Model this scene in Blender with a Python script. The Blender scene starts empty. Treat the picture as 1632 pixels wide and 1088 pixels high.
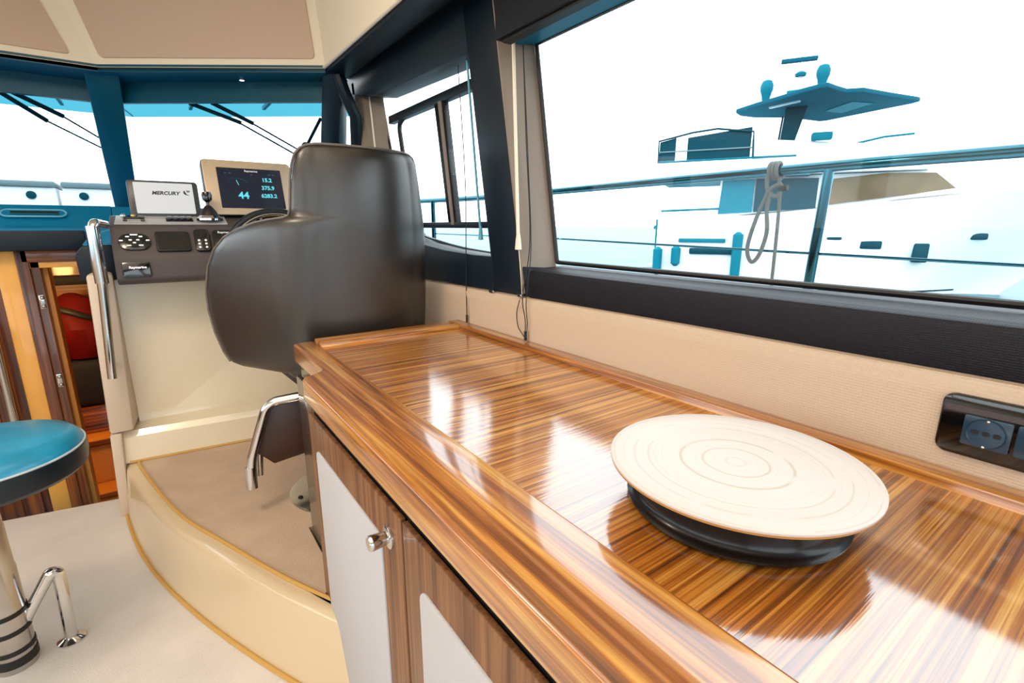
import bpy, bmesh, math, random
from mathutils import Vector, Matrix
random.seed(7)
R = math.radians
SC = bpy.context.scene
COL = SC.collection
# ------------------------------------------------------------------ camera, world, lights, exposure
cd = bpy.data.cameras.new('camera'); cam = bpy.data.objects.new('camera', cd); COL.objects.link(cam)
cd.sensor_width = 36.0; cd.lens = 780.0 / 1632 * 36.0; cd.clip_start = 0.02; cd.clip_end = 2000
cam.location = (0, 0, 1.2); cam.rotation_euler = (R(90 - 13.27), 0, R(-35.8)); SC.camera = cam
W = bpy.data.worlds.new('world'); SC.world = W; W.use_nodes = True
wb = W.node_tree.nodes['Background']; wb.inputs[0].default_value = (0.90, 0.98, 1.03, 1); wb.inputs[1].default_value = 3.6
def area(name, loc, rot, sx, sy, power, col):
    l = bpy.data.lights.new(name, 'AREA'); l.shape = 'RECTANGLE'; l.size = sx; l.size_y = sy; l.energy = power; l.color = col
    o = bpy.data.objects.new(name, l); o.location = loc; o.rotation_euler = rot; COL.objects.link(o); return o
area('saloon_ceiling_fill', (-0.55, 0.3, 2.3), (0, 0, 0), 1.8, 2.6, 20, (1.0, 0.86, 0.70))  # added overhead fill light, no fixture seen
def point(name, loc, power, col, r=0.06):
    l = bpy.data.lights.new(name, 'POINT'); l.energy = power; l.color = col; l.shadow_soft_size = r
    o = bpy.data.objects.new(name, l); o.location = loc; COL.objects.link(o); return o
point('lower_cabin_light', (-0.62, 3.35, 0.85), 17, (1.0, 0.60, 0.20))
point('headlining_fill', (-0.55, 1.3, 2.2), 22, (1.0, 0.84, 0.66), 0.12)  # unseen point light added to brighten the headlining, chair and worktop
SC.view_settings.view_transform = 'Standard'; SC.view_settings.look = 'None'
SC.view_settings.exposure = 0.0; SC.view_settings.gamma = 1.0; SC.view_settings.use_curve_mapping = False

# ------------------------------------------------------------------ materials
def srgb(r, g, b):
    f = lambda c: (c / 12.92 if c <= 0.04045 else ((c + 0.055) / 1.055) ** 2.4)
    return (f(r / 255), f(g / 255), f(b / 255), 1)
def mat(name, col, rough=0.5, metal=0.0, spec=0.5, coat=0.0, emit=None, estr=1.0, bump=None, var=None, coatr=0.05):
    m = bpy.data.materials.new(name); m.use_nodes = True
    nt = m.node_tree; b = nt.nodes['Principled BSDF']
    b.inputs['Base Color'].default_value = col; b.inputs['Roughness'].default_value = rough
    b.inputs['Metallic'].default_value = metal; b.inputs['Specular IOR Level'].default_value = spec
    b.inputs['Coat Weight'].default_value = coat; b.inputs['Coat Roughness'].default_value = coatr
    if emit: b.inputs['Emission Color'].default_value = emit; b.inputs['Emission Strength'].default_value = estr
    tc = nt.nodes.new('ShaderNodeTexCoord')
    if var:                                   # (scale, amount): mottled colour
        n = nt.nodes.new('ShaderNodeTexNoise'); n.inputs['Scale'].default_value = var[0]; n.inputs['Detail'].default_value = 6
        nt.links.new(tc.outputs['Object'], n.inputs['Vector'])
        r = nt.nodes.new('ShaderNodeValToRGB'); a = var[1]
        r.color_ramp.elements[0].position = 0.3; r.color_ramp.elements[1].position = 0.7
        r.color_ramp.elements[0].color = tuple(c * (1 - a) for c in col[:3]) + (1,)
        r.color_ramp.elements[1].color = tuple(min(1, c * (1 + a)) for c in col[:3]) + (1,)
        nt.links.new(n.outputs['Fac'], r.inputs['Fac']); nt.links.new(r.outputs['Color'], b.inputs['Base Color'])
    if bump:                                  # (kind, scale, strength)
        if bump[0] == 'noise':
            n = nt.nodes.new('ShaderNodeTexNoise'); n.inputs['Detail'].default_value = 4
            n.inputs['Scale'].default_value = bump[1]; out = n.outputs['Fac']
        else:
            n = nt.nodes.new('ShaderNodeTexVoronoi'); n.inputs['Scale'].default_value = bump[1]; out = n.outputs['Distance']
            if bump[0] == 'weave': n.inputs['Randomness'].default_value = 0.12
        nt.links.new(tc.outputs['Object'], n.inputs['Vector'])
        bp = nt.nodes.new('ShaderNodeBump'); bp.inputs['Strength'].default_value = bump[2]; bp.inputs['Distance'].default_value = 0.002
        nt.links.new(out, bp.inputs['Height']); nt.links.new(bp.outputs['Normal'], b.inputs['Normal'])
    return m
def wood(name, scale, cols, rough=0.35, coat=0.6, bump=0.05, coatr=0.06, fine=1.0, cior=1.5):
    """striped veneer: noise stretched by scale (small along the grain)"""
    m = bpy.data.materials.new(name); m.use_nodes = True; nt = m.node_tree; b = nt.nodes['Principled BSDF']
    tc = nt.nodes.new('ShaderNodeTexCoord'); mp = nt.nodes.new('ShaderNodeMapping'); mp.inputs['Scale'].default_value = scale
    nt.links.new(tc.outputs['Object'], mp.inputs['Vector'])
    n = nt.nodes.new('ShaderNodeTexNoise'); n.inputs['Scale'].default_value = 1.0; n.inputs['Detail'].default_value = 5; n.inputs['Roughness'].default_value = 0.62
    n.inputs['Distortion'].default_value = 0.25
    nt.links.new(mp.outputs['Vector'], n.inputs['Vector'])
    r = nt.nodes.new('ShaderNodeValToRGB'); cr = r.color_ramp
    pos = [0.32, 0.43, 0.52, 0.63]
    cr.elements[0].position = pos[0]; cr.elements[0].color = cols[0]; cr.elements[1].position = pos[3]; cr.elements[1].color = cols[3]
    for p, c in ((pos[1], cols[1]), (pos[2], cols[2])):
        e = cr.elements.new(p); e.color = c
    nt.links.new(n.outputs['Fac'], r.inputs['Fac'])
    mp2 = nt.nodes.new('ShaderNodeMapping'); mp2.inputs['Scale'].default_value = tuple(s * 5 for s in scale)
    nt.links.new(tc.outputs['Object'], mp2.inputs['Vector'])
    n2 = nt.nodes.new('ShaderNodeTexNoise'); n2.inputs['Scale'].default_value = 1.0; n2.inputs['Detail'].default_value = 3
    nt.links.new(mp2.outputs['Vector'], n2.inputs['Vector'])
    r2 = nt.nodes.new('ShaderNodeValToRGB'); r2.color_ramp.elements[0].position = 0.35; r2.color_ramp.elements[1].position = 0.6
    r2.color_ramp.elements[0].color = (0.55, 0.5, 0.45, 1); r2.color_ramp.elements[1].color = (1, 1, 1, 1)
    nt.links.new(n2.outputs['Fac'], r2.inputs['Fac'])
    mx = nt.nodes.new('ShaderNodeMixRGB'); mx.blend_type = 'MULTIPLY'; mx.inputs[0].default_value = 0.7 * fine
    nt.links.new(r.outputs['Color'], mx.inputs[1]); nt.links.new(r2.outputs['Color'], mx.inputs[2])
    nt.links.new(mx.outputs['Color'], b.inputs['Base Color'])
    b.inputs['Roughness'].default_value = rough; b.inputs['Coat Weight'].default_value = coat; b.inputs['Coat Roughness'].default_value = coatr; b.inputs['Coat IOR'].default_value = cior
    bp = nt.nodes.new('ShaderNodeBump'); bp.inputs['Strength'].default_value = bump; bp.inputs['Distance'].default_value = 0.002
    nt.links.new(n.outputs['Fac'], bp.inputs['Height']); nt.links.new(bp.outputs['Normal'], b.inputs['Normal'])
    nt.links.new(bp.outputs['Normal'], b.inputs['Coat Normal'])
    return m
def glassy(name, tint=(1, 1, 1, 1), gloss=0.05):
    m = bpy.data.materials.new(name); m.use_nodes = True; nt = m.node_tree; nt.nodes.clear()
    o = nt.nodes.new('ShaderNodeOutputMaterial'); t = nt.nodes.new('ShaderNodeBsdfTransparent'); g = nt.nodes.new('ShaderNodeBsdfGlossy')
    t.inputs[0].default_value = tint; g.inputs['Roughness'].default_value = 0.02
    mx = nt.nodes.new('ShaderNodeMixShader'); mx.inputs[0].default_value = gloss
    nt.links.new(t.outputs[0], mx.inputs[1]); nt.links.new(g.outputs[0], mx.inputs[2]); nt.links.new(mx.outputs[0], o.inputs[0])
    return m
def spun_bamboo(name, centre):
    m = bpy.data.materials.new(name); m.use_nodes = True; nt = m.node_tree; b = nt.nodes['Principled BSDF']
    tc = nt.nodes.new('ShaderNodeTexCoord')
    sep = nt.nodes.new('ShaderNodeVectorMath'); sep.operation = 'SUBTRACT'; sep.inputs[1].default_value = centre
    nt.links.new(tc.outputs['Object'], sep.inputs[0])
    ln = nt.nodes.new('ShaderNodeVectorMath'); ln.operation = 'LENGTH'; nt.links.new(sep.outputs[0], ln.inputs[0])
    nz = nt.nodes.new('ShaderNodeTexNoise'); nz.inputs['Scale'].default_value = 9; nz.inputs['Detail'].default_value = 3
    nt.links.new(tc.outputs['Object'], nz.inputs['Vector'])
    ma = nt.nodes.new('ShaderNodeMath'); ma.operation = 'MULTIPLY_ADD'; ma.inputs[1].default_value = 0.007
    nt.links.new(nz.outputs['Fac'], ma.inputs[0]); nt.links.new(ln.outputs['Value'], ma.inputs[2])
    cx = nt.nodes.new('ShaderNodeCombineXYZ'); nt.links.new(ma.outputs[0], cx.inputs[0])
    rn = nt.nodes.new('ShaderNodeTexNoise'); rn.inputs['Scale'].default_value = 150; rn.inputs['Detail'].default_value = 3
    nt.links.new(cx.outputs[0], rn.inputs['Vector'])
    r = nt.nodes.new('ShaderNodeValToRGB'); r.color_ramp.elements[0].position = 0.30; r.color_ramp.elements[1].position = 0.46
    nt.links.new(rn.outputs['Fac'], r.inputs['Fac'])
    n2 = nt.nodes.new('ShaderNodeTexNoise'); n2.inputs['Scale'].default_value = 14; n2.inputs['Detail'].default_value = 2
    nt.links.new(tc.outputs['Object'], n2.inputs['Vector'])
    r2 = nt.nodes.new('ShaderNodeValToRGB'); r2.color_ramp.elements[0].position = 0.45; r2.color_ramp.elements[1].position = 0.62
    nt.links.new(n2.outputs['Fac'], r2.inputs['Fac'])
    mm = nt.nodes.new('ShaderNodeMath'); mm.operation = 'MAXIMUM'
    nt.links.new(r.outputs['Color'], mm.inputs[0]); nt.links.new(r2.outputs['Color'], mm.inputs[1])
    mx = nt.nodes.new('ShaderNodeMixRGB'); mx.inputs[1].default_value = srgb(172, 146, 118); mx.inputs[2].default_value = srgb(212, 200, 192)
    nt.links.new(mm.outputs[0], mx.inputs[0]); nt.links.new(mx.outputs[0], b.inputs['Base Color'])
    b.inputs['Roughness'].default_value = 0.42
    bp = nt.nodes.new('ShaderNodeBump'); bp.inputs['Strength'].default_value = 0.12; bp.inputs['Distance'].default_value = 0.001
    nt.links.new(rn.outputs['Fac'], bp.inputs['Height']); nt.links.new(bp.outputs['Normal'], b.inputs['Normal'])
    return m
M = {}
Z4 = [srgb(88, 46, 14), srgb(152, 86, 26), srgb(198, 124, 42), srgb(230, 172, 84)]
D4 = [srgb(96, 60, 34), srgb(120, 78, 46), srgb(138, 92, 56), srgb(152, 106, 66)]
M['veneer_cross'] = wood('zebrano veneer grain athwart', (1.3, 150, 150), Z4, coat=1.0, bump=0.10, coatr=0.055, cior=2.3)
M['veneer_long'] = wood('zebrano veneer grain lengthwise', (44, 1.1, 44), Z4, coat=0.9, bump=0.06, coatr=0.10, cior=1.9)
M['veneer_rail'] = wood('zebrano rail grain athwart', (2.2, 80, 80), Z4, coat=0.7, bump=0.05)
M['veneer_up'] = wood('walnut veneer grain upright', (60, 60, 1.2), D4, coat=0.2, bump=0.04, rough=0.45)
M['walnut_up'] = wood('dark walnut upright', (30, 30, 0.7), [srgb(34, 14, 4), srgb(78, 36, 10), srgb(116, 58, 16), srgb(158, 86, 26)], coat=0.3)
M['walnut_side'] = wood('walnut athwart', (1.0, 30, 60), [srgb(66, 30, 8), srgb(110, 54, 14), srgb(148, 78, 22), srgb(184, 104, 36)], coat=0.3)
M['maple'] = mat('lamplit maple', srgb(232, 166, 70), 0.4, coat=0.3, var=(3, 0.08))  # warm lamp glow of the companionway put into the colour
M['dark_cabinet'] = mat('dark lacquered end panel', srgb(58, 40, 30), 0.25, coat=0.5)
M['black'] = mat('matt black', srgb(16, 15, 16), 0.6)
M['gloss_black'] = mat('gloss black plastic', srgb(9, 9, 12), 0.12, coat=0.6)
M['lacquer_black'] = mat('black lacquer', srgb(6, 7, 10), 0.3, spec=0.35, coat=0.15)
M['beige_vinyl'] = mat('beige woven vinyl', srgb(206, 182, 158), 0.5, bump=('weave', 230, 0.7))
M['white_fabric'] = mat('off white woven panel', srgb(198, 195, 198), 0.7, bump=('weave', 330, 0.5))
M['navy_vinyl'] = mat('dark navy vinyl', srgb(15, 16, 26), 0.5, spec=0.3, bump=('weave', 300, 0.5))
M['skytint_vinyl'] = mat('vinyl with teal sky tint', srgb(2, 84, 106), 0.45, spec=0.35, bump=('noise', 300, 0.15))  # teal cast of the daylight put into the base colour
M['skytint_dark'] = mat('dark vinyl with sky tint', srgb(4, 24, 38), 0.45, spec=0.35, bump=('noise', 300, 0.15))  # darker vinyl, teal daylight cast put into the colour as well
M['skytint_dash'] = mat('dashboard vinyl with sky tint', srgb(2, 116, 160), 0.4, spec=0.4, bump=('noise', 300, 0.15))  # brightest of the vinyls, sky-lit teal put into its colour
M['jamb'] = mat('taupe jamb vinyl', srgb(142, 128, 116), 0.6, bump=('noise', 500, 0.1))
M['cream_gel'] = mat('cream gelcoat', srgb(246, 232, 204), 0.16, coat=0.8, coatr=0.03)
M['riser_gel'] = mat('honey cream gelcoat', srgb(218, 194, 158), 0.2, coat=0.5, coatr=0.05)
M['cream_mat'] = mat('cream vinyl trim', srgb(216, 196, 174), 0.42)
M['head_cream'] = mat('cream headlining frame', srgb(248, 236, 216), 0.4)
M['head_panel'] = mat('beige headlining panel', srgb(208, 182, 164), 0.6, bump=('noise', 500, 0.1))
M['carpet_a'] = mat('pale grey beige carpet', srgb(224, 216, 208), 0.95, spec=0.1, bump=('noise', 230, 0.9), var=(6, 0.05))
M['carpet_b'] = mat('sand carpet', srgb(204, 178, 154), 0.95, spec=0.1, bump=('noise', 260, 0.9), var=(7, 0.10))
M['gold_edge'] = mat('honey coloured edging', srgb(206, 160, 84), 0.4)
M['chrome'] = mat('polished stainless steel', (0.72, 0.72, 0.72, 1), 0.10, metal=1)
M['brushed'] = mat('satin stainless steel', (0.50, 0.48, 0.46, 1), 0.18, metal=1)
M['brass'] = mat('polished brass', srgb(226, 180, 96), 0.15, metal=1)
M['rubber'] = mat('black rubber', srgb(14, 12, 12), 0.5)
M['leather'] = mat('worn dark leather', srgb(40, 32, 26), 0.36, spec=1.0, bump=('noise', 30, 0.18), var=(5, 0.35))
M['leather_skysheen'] = mat('dark leather with sky sheen', srgb(22, 140, 178), 0.30, spec=0.7, bump=('noise', 60, 0.10), var=(9, 0.2))  # seat top colour carries the cyan reflection of the sky
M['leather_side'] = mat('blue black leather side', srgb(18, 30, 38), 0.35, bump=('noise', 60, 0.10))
M['stitch'] = mat('pale stitching', srgb(190, 200, 205), 0.6)
M['piping'] = mat('piping with edge glint', srgb(110, 98, 90), 0.25)  # lightened to carry the reflection along the chair edge
M['brown_leather'] = mat('dark brown panel', srgb(64, 36, 26), 0.4)
M['taupe'] = mat('taupe dash moulding', srgb(80, 71, 72), 0.5, spec=0.3, bump=('noise', 400, 0.08))
M['taupe_top'] = mat('silver taupe dash top', srgb(176, 176, 178), 0.35)
M['bezel'] = mat('champagne bezel', srgb(206, 184, 156), 0.35, metal=0.2)
M['slate_case'] = mat('slate display case', srgb(62, 62, 70), 0.35)
M['screen_white'] = mat('lit pale screen', (0.02, 0.02, 0.02, 1), 0.3, emit=srgb(222, 222, 220), estr=0.92)
M['screen_navy'] = mat('dark navy screen', srgb(4, 18, 36), 0.08, emit=srgb(4, 24, 46), estr=0.6)
M['ink'] = mat('black screen lettering', srgb(12, 12, 14), 0.5)
M['ink_grey'] = mat('grey screen lettering', srgb(120, 122, 124), 0.5)
M['cyan_ink'] = mat('cyan screen digits', (0, 0, 0, 1), 0.5, emit=srgb(96, 226, 240), estr=1.0)
M['dim_ink'] = mat('dim screen marks', (0, 0, 0, 1), 0.5, emit=srgb(20, 72, 96), estr=1.0)
M['white_ink'] = mat('white lettering', srgb(226, 226, 230), 0.5, emit=srgb(230, 232, 236), estr=0.6)
M['lamp_white'] = mat('lit lens', (1, 1, 1, 1), 0.4, emit=(1, 1, 1, 1), estr=3)
M['glass'] = glassy('clear glass', (0.97, 0.995, 1, 1), 0.012)
M['acrylic'] = glassy('blue tinted acrylic', (0.19, 0.42, 0.48, 1), 0.01)
M['white_cord'] = mat('ivory plastic', srgb(238, 226, 204), 0.4)
M['blue_cord'] = mat('pale blue plastic', srgb(96, 176, 206), 0.4)
M['dark_cord'] = mat('dark braided cord', srgb(30, 24, 24), 0.7)
M['outlet_blue'] = mat('blue grey outlet insert', srgb(32, 60, 82), 0.25, coat=0.4)
M['red_cloth'] = mat('red nylon', srgb(88, 2, 6), 0.65, spec=0.2)
M['navy_cloth'] = mat('dark navy bedding', srgb(20, 18, 34), 0.8)
M['tan'] = mat('tan lacquered step', srgb(216, 140, 56), 0.45)
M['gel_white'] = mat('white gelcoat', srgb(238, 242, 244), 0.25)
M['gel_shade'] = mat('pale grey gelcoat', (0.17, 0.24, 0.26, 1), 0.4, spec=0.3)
M['rail_steel'] = mat('blue tinted steel rail', (0.03, 0.13, 0.17, 1), 0.10, metal=1)
M['rope'] = mat('grey braided rope', (0.15, 0.16, 0.155, 1), 0.8, spec=0.2, bump=('noise', 260, 0.6))
M['sea'] = mat('pale cyan water', (0.045, 0.15, 0.185, 1), 0.35, spec=0.08, bump=('noise', 1.2, 0.6), var=(0.25, 0.3))
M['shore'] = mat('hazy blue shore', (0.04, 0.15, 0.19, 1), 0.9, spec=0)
M['deck_shade'] = mat('teal shade on gelcoat', (0.003, 0.10, 0.15, 1), 0.7, spec=0.05)  # teal shade under the hardtop put into the colour
M['yacht_teal'] = mat('teal glazing and shade', (0.002, 0.17, 0.235, 1), 0.4, spec=0.06)  # glazing teal; on white parts it paints in their shade
M['yacht_dark'] = mat('dark teal glazing', (0.003, 0.05, 0.072, 1), 0.3, spec=0.06)
M['yacht_amber'] = mat('amber tinted glazing', (0.13, 0.095, 0.055, 1), 0.4, spec=0.1, var=(0.9, 0.35))
M['wiper'] = mat('blue black wiper', (0.003, 0.02, 0.03, 1), 0.5, spec=0.1)
M['bamboo'] = spun_bamboo('spun bamboo', (0, 0, 0.06))
M['bamboo_edge'] = mat('pressed bamboo edge', srgb(196, 140, 78), 0.4)

# ------------------------------------------------------------------ mesh helpers
class MB:
    def __init__(s, Mx=None): s.bm = bmesh.new(); s.Mx = Mx
    def raw(s, verts, faces):
        vs = [s.bm.verts.new((s.Mx @ Vector(v)) if s.Mx else Vector(v)) for v in verts]
        for f in faces:
            try: s.bm.faces.new([vs[i] for i in f])
            except ValueError: pass
        return s
    def merge(s, t):
        me = bpy.data.meshes.new('t'); t.to_mesh(me); t.free()
        s.raw([v.co.copy() for v in me.vertices], [tuple(p.vertices) for p in me.polygons]); bpy.data.meshes.remove(me)
        return s
    def box(s, x0, x1, y0, y1, z0, z1, b=0, seg=2):
        t = bmesh.new(); bmesh.ops.create_cube(t, size=1)
        for v in t.verts: v.co = Vector(((x0 + x1) / 2 + v.co.x * (x1 - x0), (y0 + y1) / 2 + v.co.y * (y1 - y0), (z0 + z1) / 2 + v.co.z * (z1 - z0)))
        if b: bmesh.ops.bevel(t, geom=t.edges[:], offset=b, segments=seg, affect='EDGES', profile=0.5)
        return s.merge(t)
    def prism(s, pts, vec, b=0, seg=2):
        t = bmesh.new(); vec = Vector(vec)
        a = [t.verts.new(Vector(p)) for p in pts]; c = [t.verts.new(Vector(p) + vec) for p in pts]; n = len(pts)
        t.faces.new(a); t.faces.new(c[::-1])
        for i in range(n): t.faces.new((a[i], c[i], c[(i + 1) % n], a[(i + 1) % n]))
        bmesh.ops.recalc_face_normals(t, faces=t.faces[:])
        if b: bmesh.ops.bevel(t, geom=t.edges[:], offset=b, segments=seg, affect='EDGES', profile=0.5)
        return s.merge(t)
    def hexa(s, q0, q1, b=0):
        """solid between two quads (same winding)"""
        t = bmesh.new(); a = [t.verts.new(Vector(p)) for p in q0]; c = [t.verts.new(Vector(p)) for p in q1]; n = len(q0)
        t.faces.new(a); t.faces.new(c[::-1])
        for i in range(n): t.faces.new((a[i], c[i], c[(i + 1) % n], a[(i + 1) % n]))
        bmesh.ops.recalc_face_normals(t, faces=t.faces[:])
        if b: bmesh.ops.bevel(t, geom=t.edges[:], offset=b, segments=2, affect='EDGES', profile=0.5)
        return s.merge(t)
    def tube(s, pts, r, n=12, closed=False):
        P = [Vector(p) for p in pts]; rr = r if isinstance(r, (list, tuple)) else [r] * len(P)
        verts = []; faces = []; N = len(P); prev = None
        for i, p in enumerate(P):
            if closed: d = P[(i + 1) % N] - P[i - 1]
            else: d = P[min(i + 1, N - 1)] - P[max(i - 1, 0)]
            d.normalize()
            if prev is None:
                u = d.orthogonal().normalized()
            else:
                u = (prev - d * prev.dot(d))
                u = u.normalized() if u.length > 1e-6 else d.orthogonal().normalized()
            prev = u; w = d.cross(u)
            for k in range(n):
                a = 2 * math.pi * k / n; verts.append(p + (u * math.cos(a) + w * math.sin(a)) * rr[i])
        for i in range(N if closed else N - 1):
            j = (i + 1) % N
            for k in range(n): faces.append((i * n + k, i * n + (k + 1) % n, j * n + (k + 1) % n, j * n + k))
        if not closed: faces += [tuple(range(n))[::-1], tuple((N - 1) * n + k for k in range(n))]
        return s.raw(verts, faces)
    def lathe(s, prof, c=(0, 0, 0), n=48, axis=None, caps=True):
        verts = []; faces = []; m = len(prof)
        Q = Vector((0, 0, 1)).rotation_difference(Vector(axis)).to_matrix() if axis else None
        for k in range(n):
            a = 2 * math.pi * k / n
            for r, z in prof:
                v = Vector((r * math.cos(a), r * math.sin(a), z)); v = (Q @ v) if Q else v
                verts.append(v + Vector(c))
        for k in range(n):
            l = (k + 1) % n
            for i in range(m - 1): faces.append((k * m + i, l * m + i, l * m + i + 1, k * m + i + 1))
        if caps and prof[0][0] > 1e-6: faces.append(tuple(k * m for k in range(n))[::-1])
        if caps and prof[-1][0] > 1e-6: faces.append(tuple(k * m + m - 1 for k in range(n)))
        return s.raw(verts, faces)
    def sphere(s, c, r, sx=1, sy=1, sz=1):
        t = bmesh.new(); bmesh.ops.create_uvsphere(t, u_segments=20, v_segments=12, radius=r)
        for v in t.verts: v.co = Vector((v.co.x * sx + c[0], v.co.y * sy + c[1], v.co.z * sz + c[2]))
        return s.merge(t)
    def build(s, name, m, parent=None, ang=35, kind=None):
        bmesh.ops.remove_doubles(s.bm, verts=s.bm.verts[:], dist=1e-6)
        bmesh.ops.recalc_face_normals(s.bm, faces=s.bm.faces[:])
        off = WORLD.get(parent.name, Vector()) if parent else Vector()
        for v in s.bm.verts: v.co -= off
        me = bpy.data.meshes.new(name); s.bm.to_mesh(me); s.bm.free()
        for p in me.polygons: p.use_smooth = True
        me.set_sharp_from_angle(angle=R(ang))
        me.materials.append(M[m]); o = bpy.data.objects.new(name, me); COL.objects.link(o)
        WORLD[o.name] = off.copy()
        if parent: o.parent = parent
        if kind: o['kind'] = kind
        return o
WORLD = {}
def tag(o, label=None, cat=None, group=None, kind=None):
    if label: o['label'] = label
    if cat: o['category'] = cat
    if group: o['group'] = group
    if kind: o['kind'] = kind
    return o
def thing(name, loc, label, cat, group=None, kind=None):
    o = bpy.data.objects.new(name, None); COL.objects.link(o); o.location = loc; o.empty_display_size = 0.1
    WORLD[o.name] = Vector(loc); return tag(o, label, cat, group, kind)
def frame(o, x, y):
    """local frame: x right, y up, z out of the face"""
    x = Vector(x).normalized(); y = Vector(y); y = (y - x * y.dot(x)).normalized(); z = x.cross(y)
    m = Matrix((x, y, z)).transposed().to_4x4(); m.translation = Vector(o); return m
def rrect(x0, x1, y0, y1, r, z=0, n=5):
    out = []
    for cx, cy, a0 in ((x1 - r, y0 + r, -90), (x1 - r, y1 - r, 0), (x0 + r, y1 - r, 90), (x0 + r, y0 + r, 180)):
        for k in range(n + 1):
            a = R(a0 + 90 * k / n); out.append((cx + r * math.cos(a), cy + r * math.sin(a), z))
    return out
def text(name, body, F, x, y, size, m, parent, z=0.001, align='CENTER', shear=0.0, sx=1.0, bold=0.0):
    cu = bpy.data.curves.new('t', 'FONT'); cu.body = body; cu.size = size; cu.align_x = align; cu.align_y = 'CENTER'
    cu.extrude = 0.0004; cu.shear = shear; cu.offset = bold; cu.resolution_u = 3
    ob = bpy.data.objects.new('t', cu); me = bpy.data.meshes.new_from_object(ob); bpy.data.objects.remove(ob); bpy.data.curves.remove(cu)
    off = WORLD.get(parent.name, Vector())
    for v in me.vertices: v.co = (F @ Vector((x + v.co.x * sx, y + v.co.y, z + v.co.z))) - off
    me.materials.append(M[m]); o = bpy.data.objects.new(name, me); COL.objects.link(o); o.parent = parent; WORLD[o.name] = off.copy(); return o
def bez(pts, n=10):
    """smooth curve through points (Catmull-Rom)"""
    P = [Vector(p) for p in pts]; P = [P[0] * 2 - P[1]] + P + [P[-1] * 2 - P[-2]]; out = []
    for i in range(1, len(P) - 2):
        for k in range(n):
            t = k / n; a, b, c, d = P[i - 1:i + 3]
            out.append(0.5 * ((2 * b) + (c - a) * t + (2 * a - 5 * b + 4 * c - d) * t * t + (3 * b - a - 3 * c + d) * t ** 3))
    out.append(P[-2]); return out
def arc_pts(pts, r=0.03, n=6):
    """polyline with rounded corners"""
    P = [Vector(p) for p in pts]; out = [P[0]]
    for i in range(1, len(P) - 1):
        a = (P[i - 1] - P[i]); b = (P[i + 1] - P[i]); rr = min(r, a.length * 0.45, b.length * 0.45)
        p0 = P[i] + a.normalized() * rr; p1 = P[i] + b.normalized() * rr
        for k in range(n + 1):
            t = k / n; out.append(p0 * (1 - t) ** 2 + P[i] * 2 * t * (1 - t) + p1 * t * t)
    out.append(P[-1]); return out

# ================================================================== STRUCTURE
ST = 'structure'
# saloon floor: carpet slab ending at the companionway
fl = MB().prism([(-2.1, -2.2, -0.04), (0.9, -2.2, -0.04), (0.9, 2.46, -0.04), (-0.24, 2.62, -0.04), (-0.28, 2.655, -0.04), (-0.66, 2.72, -0.04), (-2.1, 2.98, -0.04)], (0, 0, 0.04)).build('floor', 'carpet_a', kind=ST)
MB().prism([(-2.1, 2.66, -0.64), (0.2, 2.66, -0.64), (0.2, 4.4, -0.64), (-2.1, 4.4, -0.64)], (0, 0, 0.04)).build('floor_lower_cabin', 'tan', kind=ST)

# ---- starboard wall: beige padded lower panel, dark sill, pillars, window openings
wr = MB()
zt = lambda y: 1.0 - 0.012 * max(0, y - 0.4)
pr = [(-2.2), 0.0, 0.6, 1.1, 1.6, 2.2, 3.0]
ring = []
for y in pr:
    z = zt(y)
    ring.append([(0.900, y, 0.0), (0.876, y, 0.0), (0.876, y, z - 0.03), (0.879, y, z - 0.012), (0.888, y, z - 0.002), (0.905, y, z), (0.95, y, z), (0.95, y, 0.0)])
vs = [p for r_ in ring for p in r_]; k = 8; fs = []
for i in range(len(pr) - 1):
    for j in range(k): fs.append((i * k + j, i * k + (j + 1) % k, (i + 1) * k + (j + 1) % k, (i + 1) * k + j))
fs += [tuple(range(k)), tuple((len(pr) - 1) * k + j for j in range(k))]
wr.raw(vs, fs).build('wall_right', 'beige_vinyl', kind=ST)
# dark padded sill beneath the large window
MB().prism([(0.905, 0, 0.982), (0.90, 0, 0.99), (0.90, 0, 1.058), (0.906, 0, 1.070), (0.918, 0, 1.075), (1.03, 0, 1.080), (1.03, 0, 0.982)], (0, 3.36, 0)).build('trim_1', 'navy_vinyl', kind=ST).location.y = -2.2
# dark lower panel beneath the forward window with its upswept top
tp = [(1.16, 1.075), (1.34, 1.103), (1.49, 1.103), (1.70, 1.112), (1.9, 1.130), (2.1, 1.160), (2.25, 1.245), (2.5, 1.36), (3.1, 1.40)]
MB().prism([(0.90, y, z) for y, z in tp] + [(0.90, 3.1, 0.985), (0.90, 1.16, 0.992)], (0.13, 0, 0), b=0.004).build('trim_2', 'skytint_dark', kind=ST)
# pillar between the two side windows: inboard face and splayed aft jamb
MB().hexa([(0.898, 1.186, 1.0), (0.898, 1.345, 1.0), (0.898, 1.52, 1.90), (0.898, 1.355, 1.90)], [(0.985, 1.19, 1.0), (0.985, 1.43, 1.0), (0.985, 1.59, 1.90), (0.985, 1.375, 1.90)], b=0.004).build('trim_3', 'skytint_dark', kind=ST)
MB().hexa([(0.899, 1.180, 1.0), (0.899, 1.192, 1.0), (0.899, 1.362, 1.90), (0.899, 1.352, 1.90)], [(1.0, 1.140, 1.0), (1.0, 1.20, 1.0), (1.0, 1.38, 1.90), (1.0, 1.305, 1.90)]).build('trim_4', 'jamb', kind=ST)
# forward splayed jamb of the forward window
MB().hexa([(0.90, 2.40, 0.99), (0.90, 2.43, 0.99), (0.90, 2.60, 1.88), (0.90, 2.57, 1.88)], [(1.0, 2.24, 0.99), (1.0, 2.43, 0.99), (1.0, 2.60, 1.88), (1.0, 2.47, 1.88)]).build('trim_5', 'jamb', kind=ST)
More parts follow.
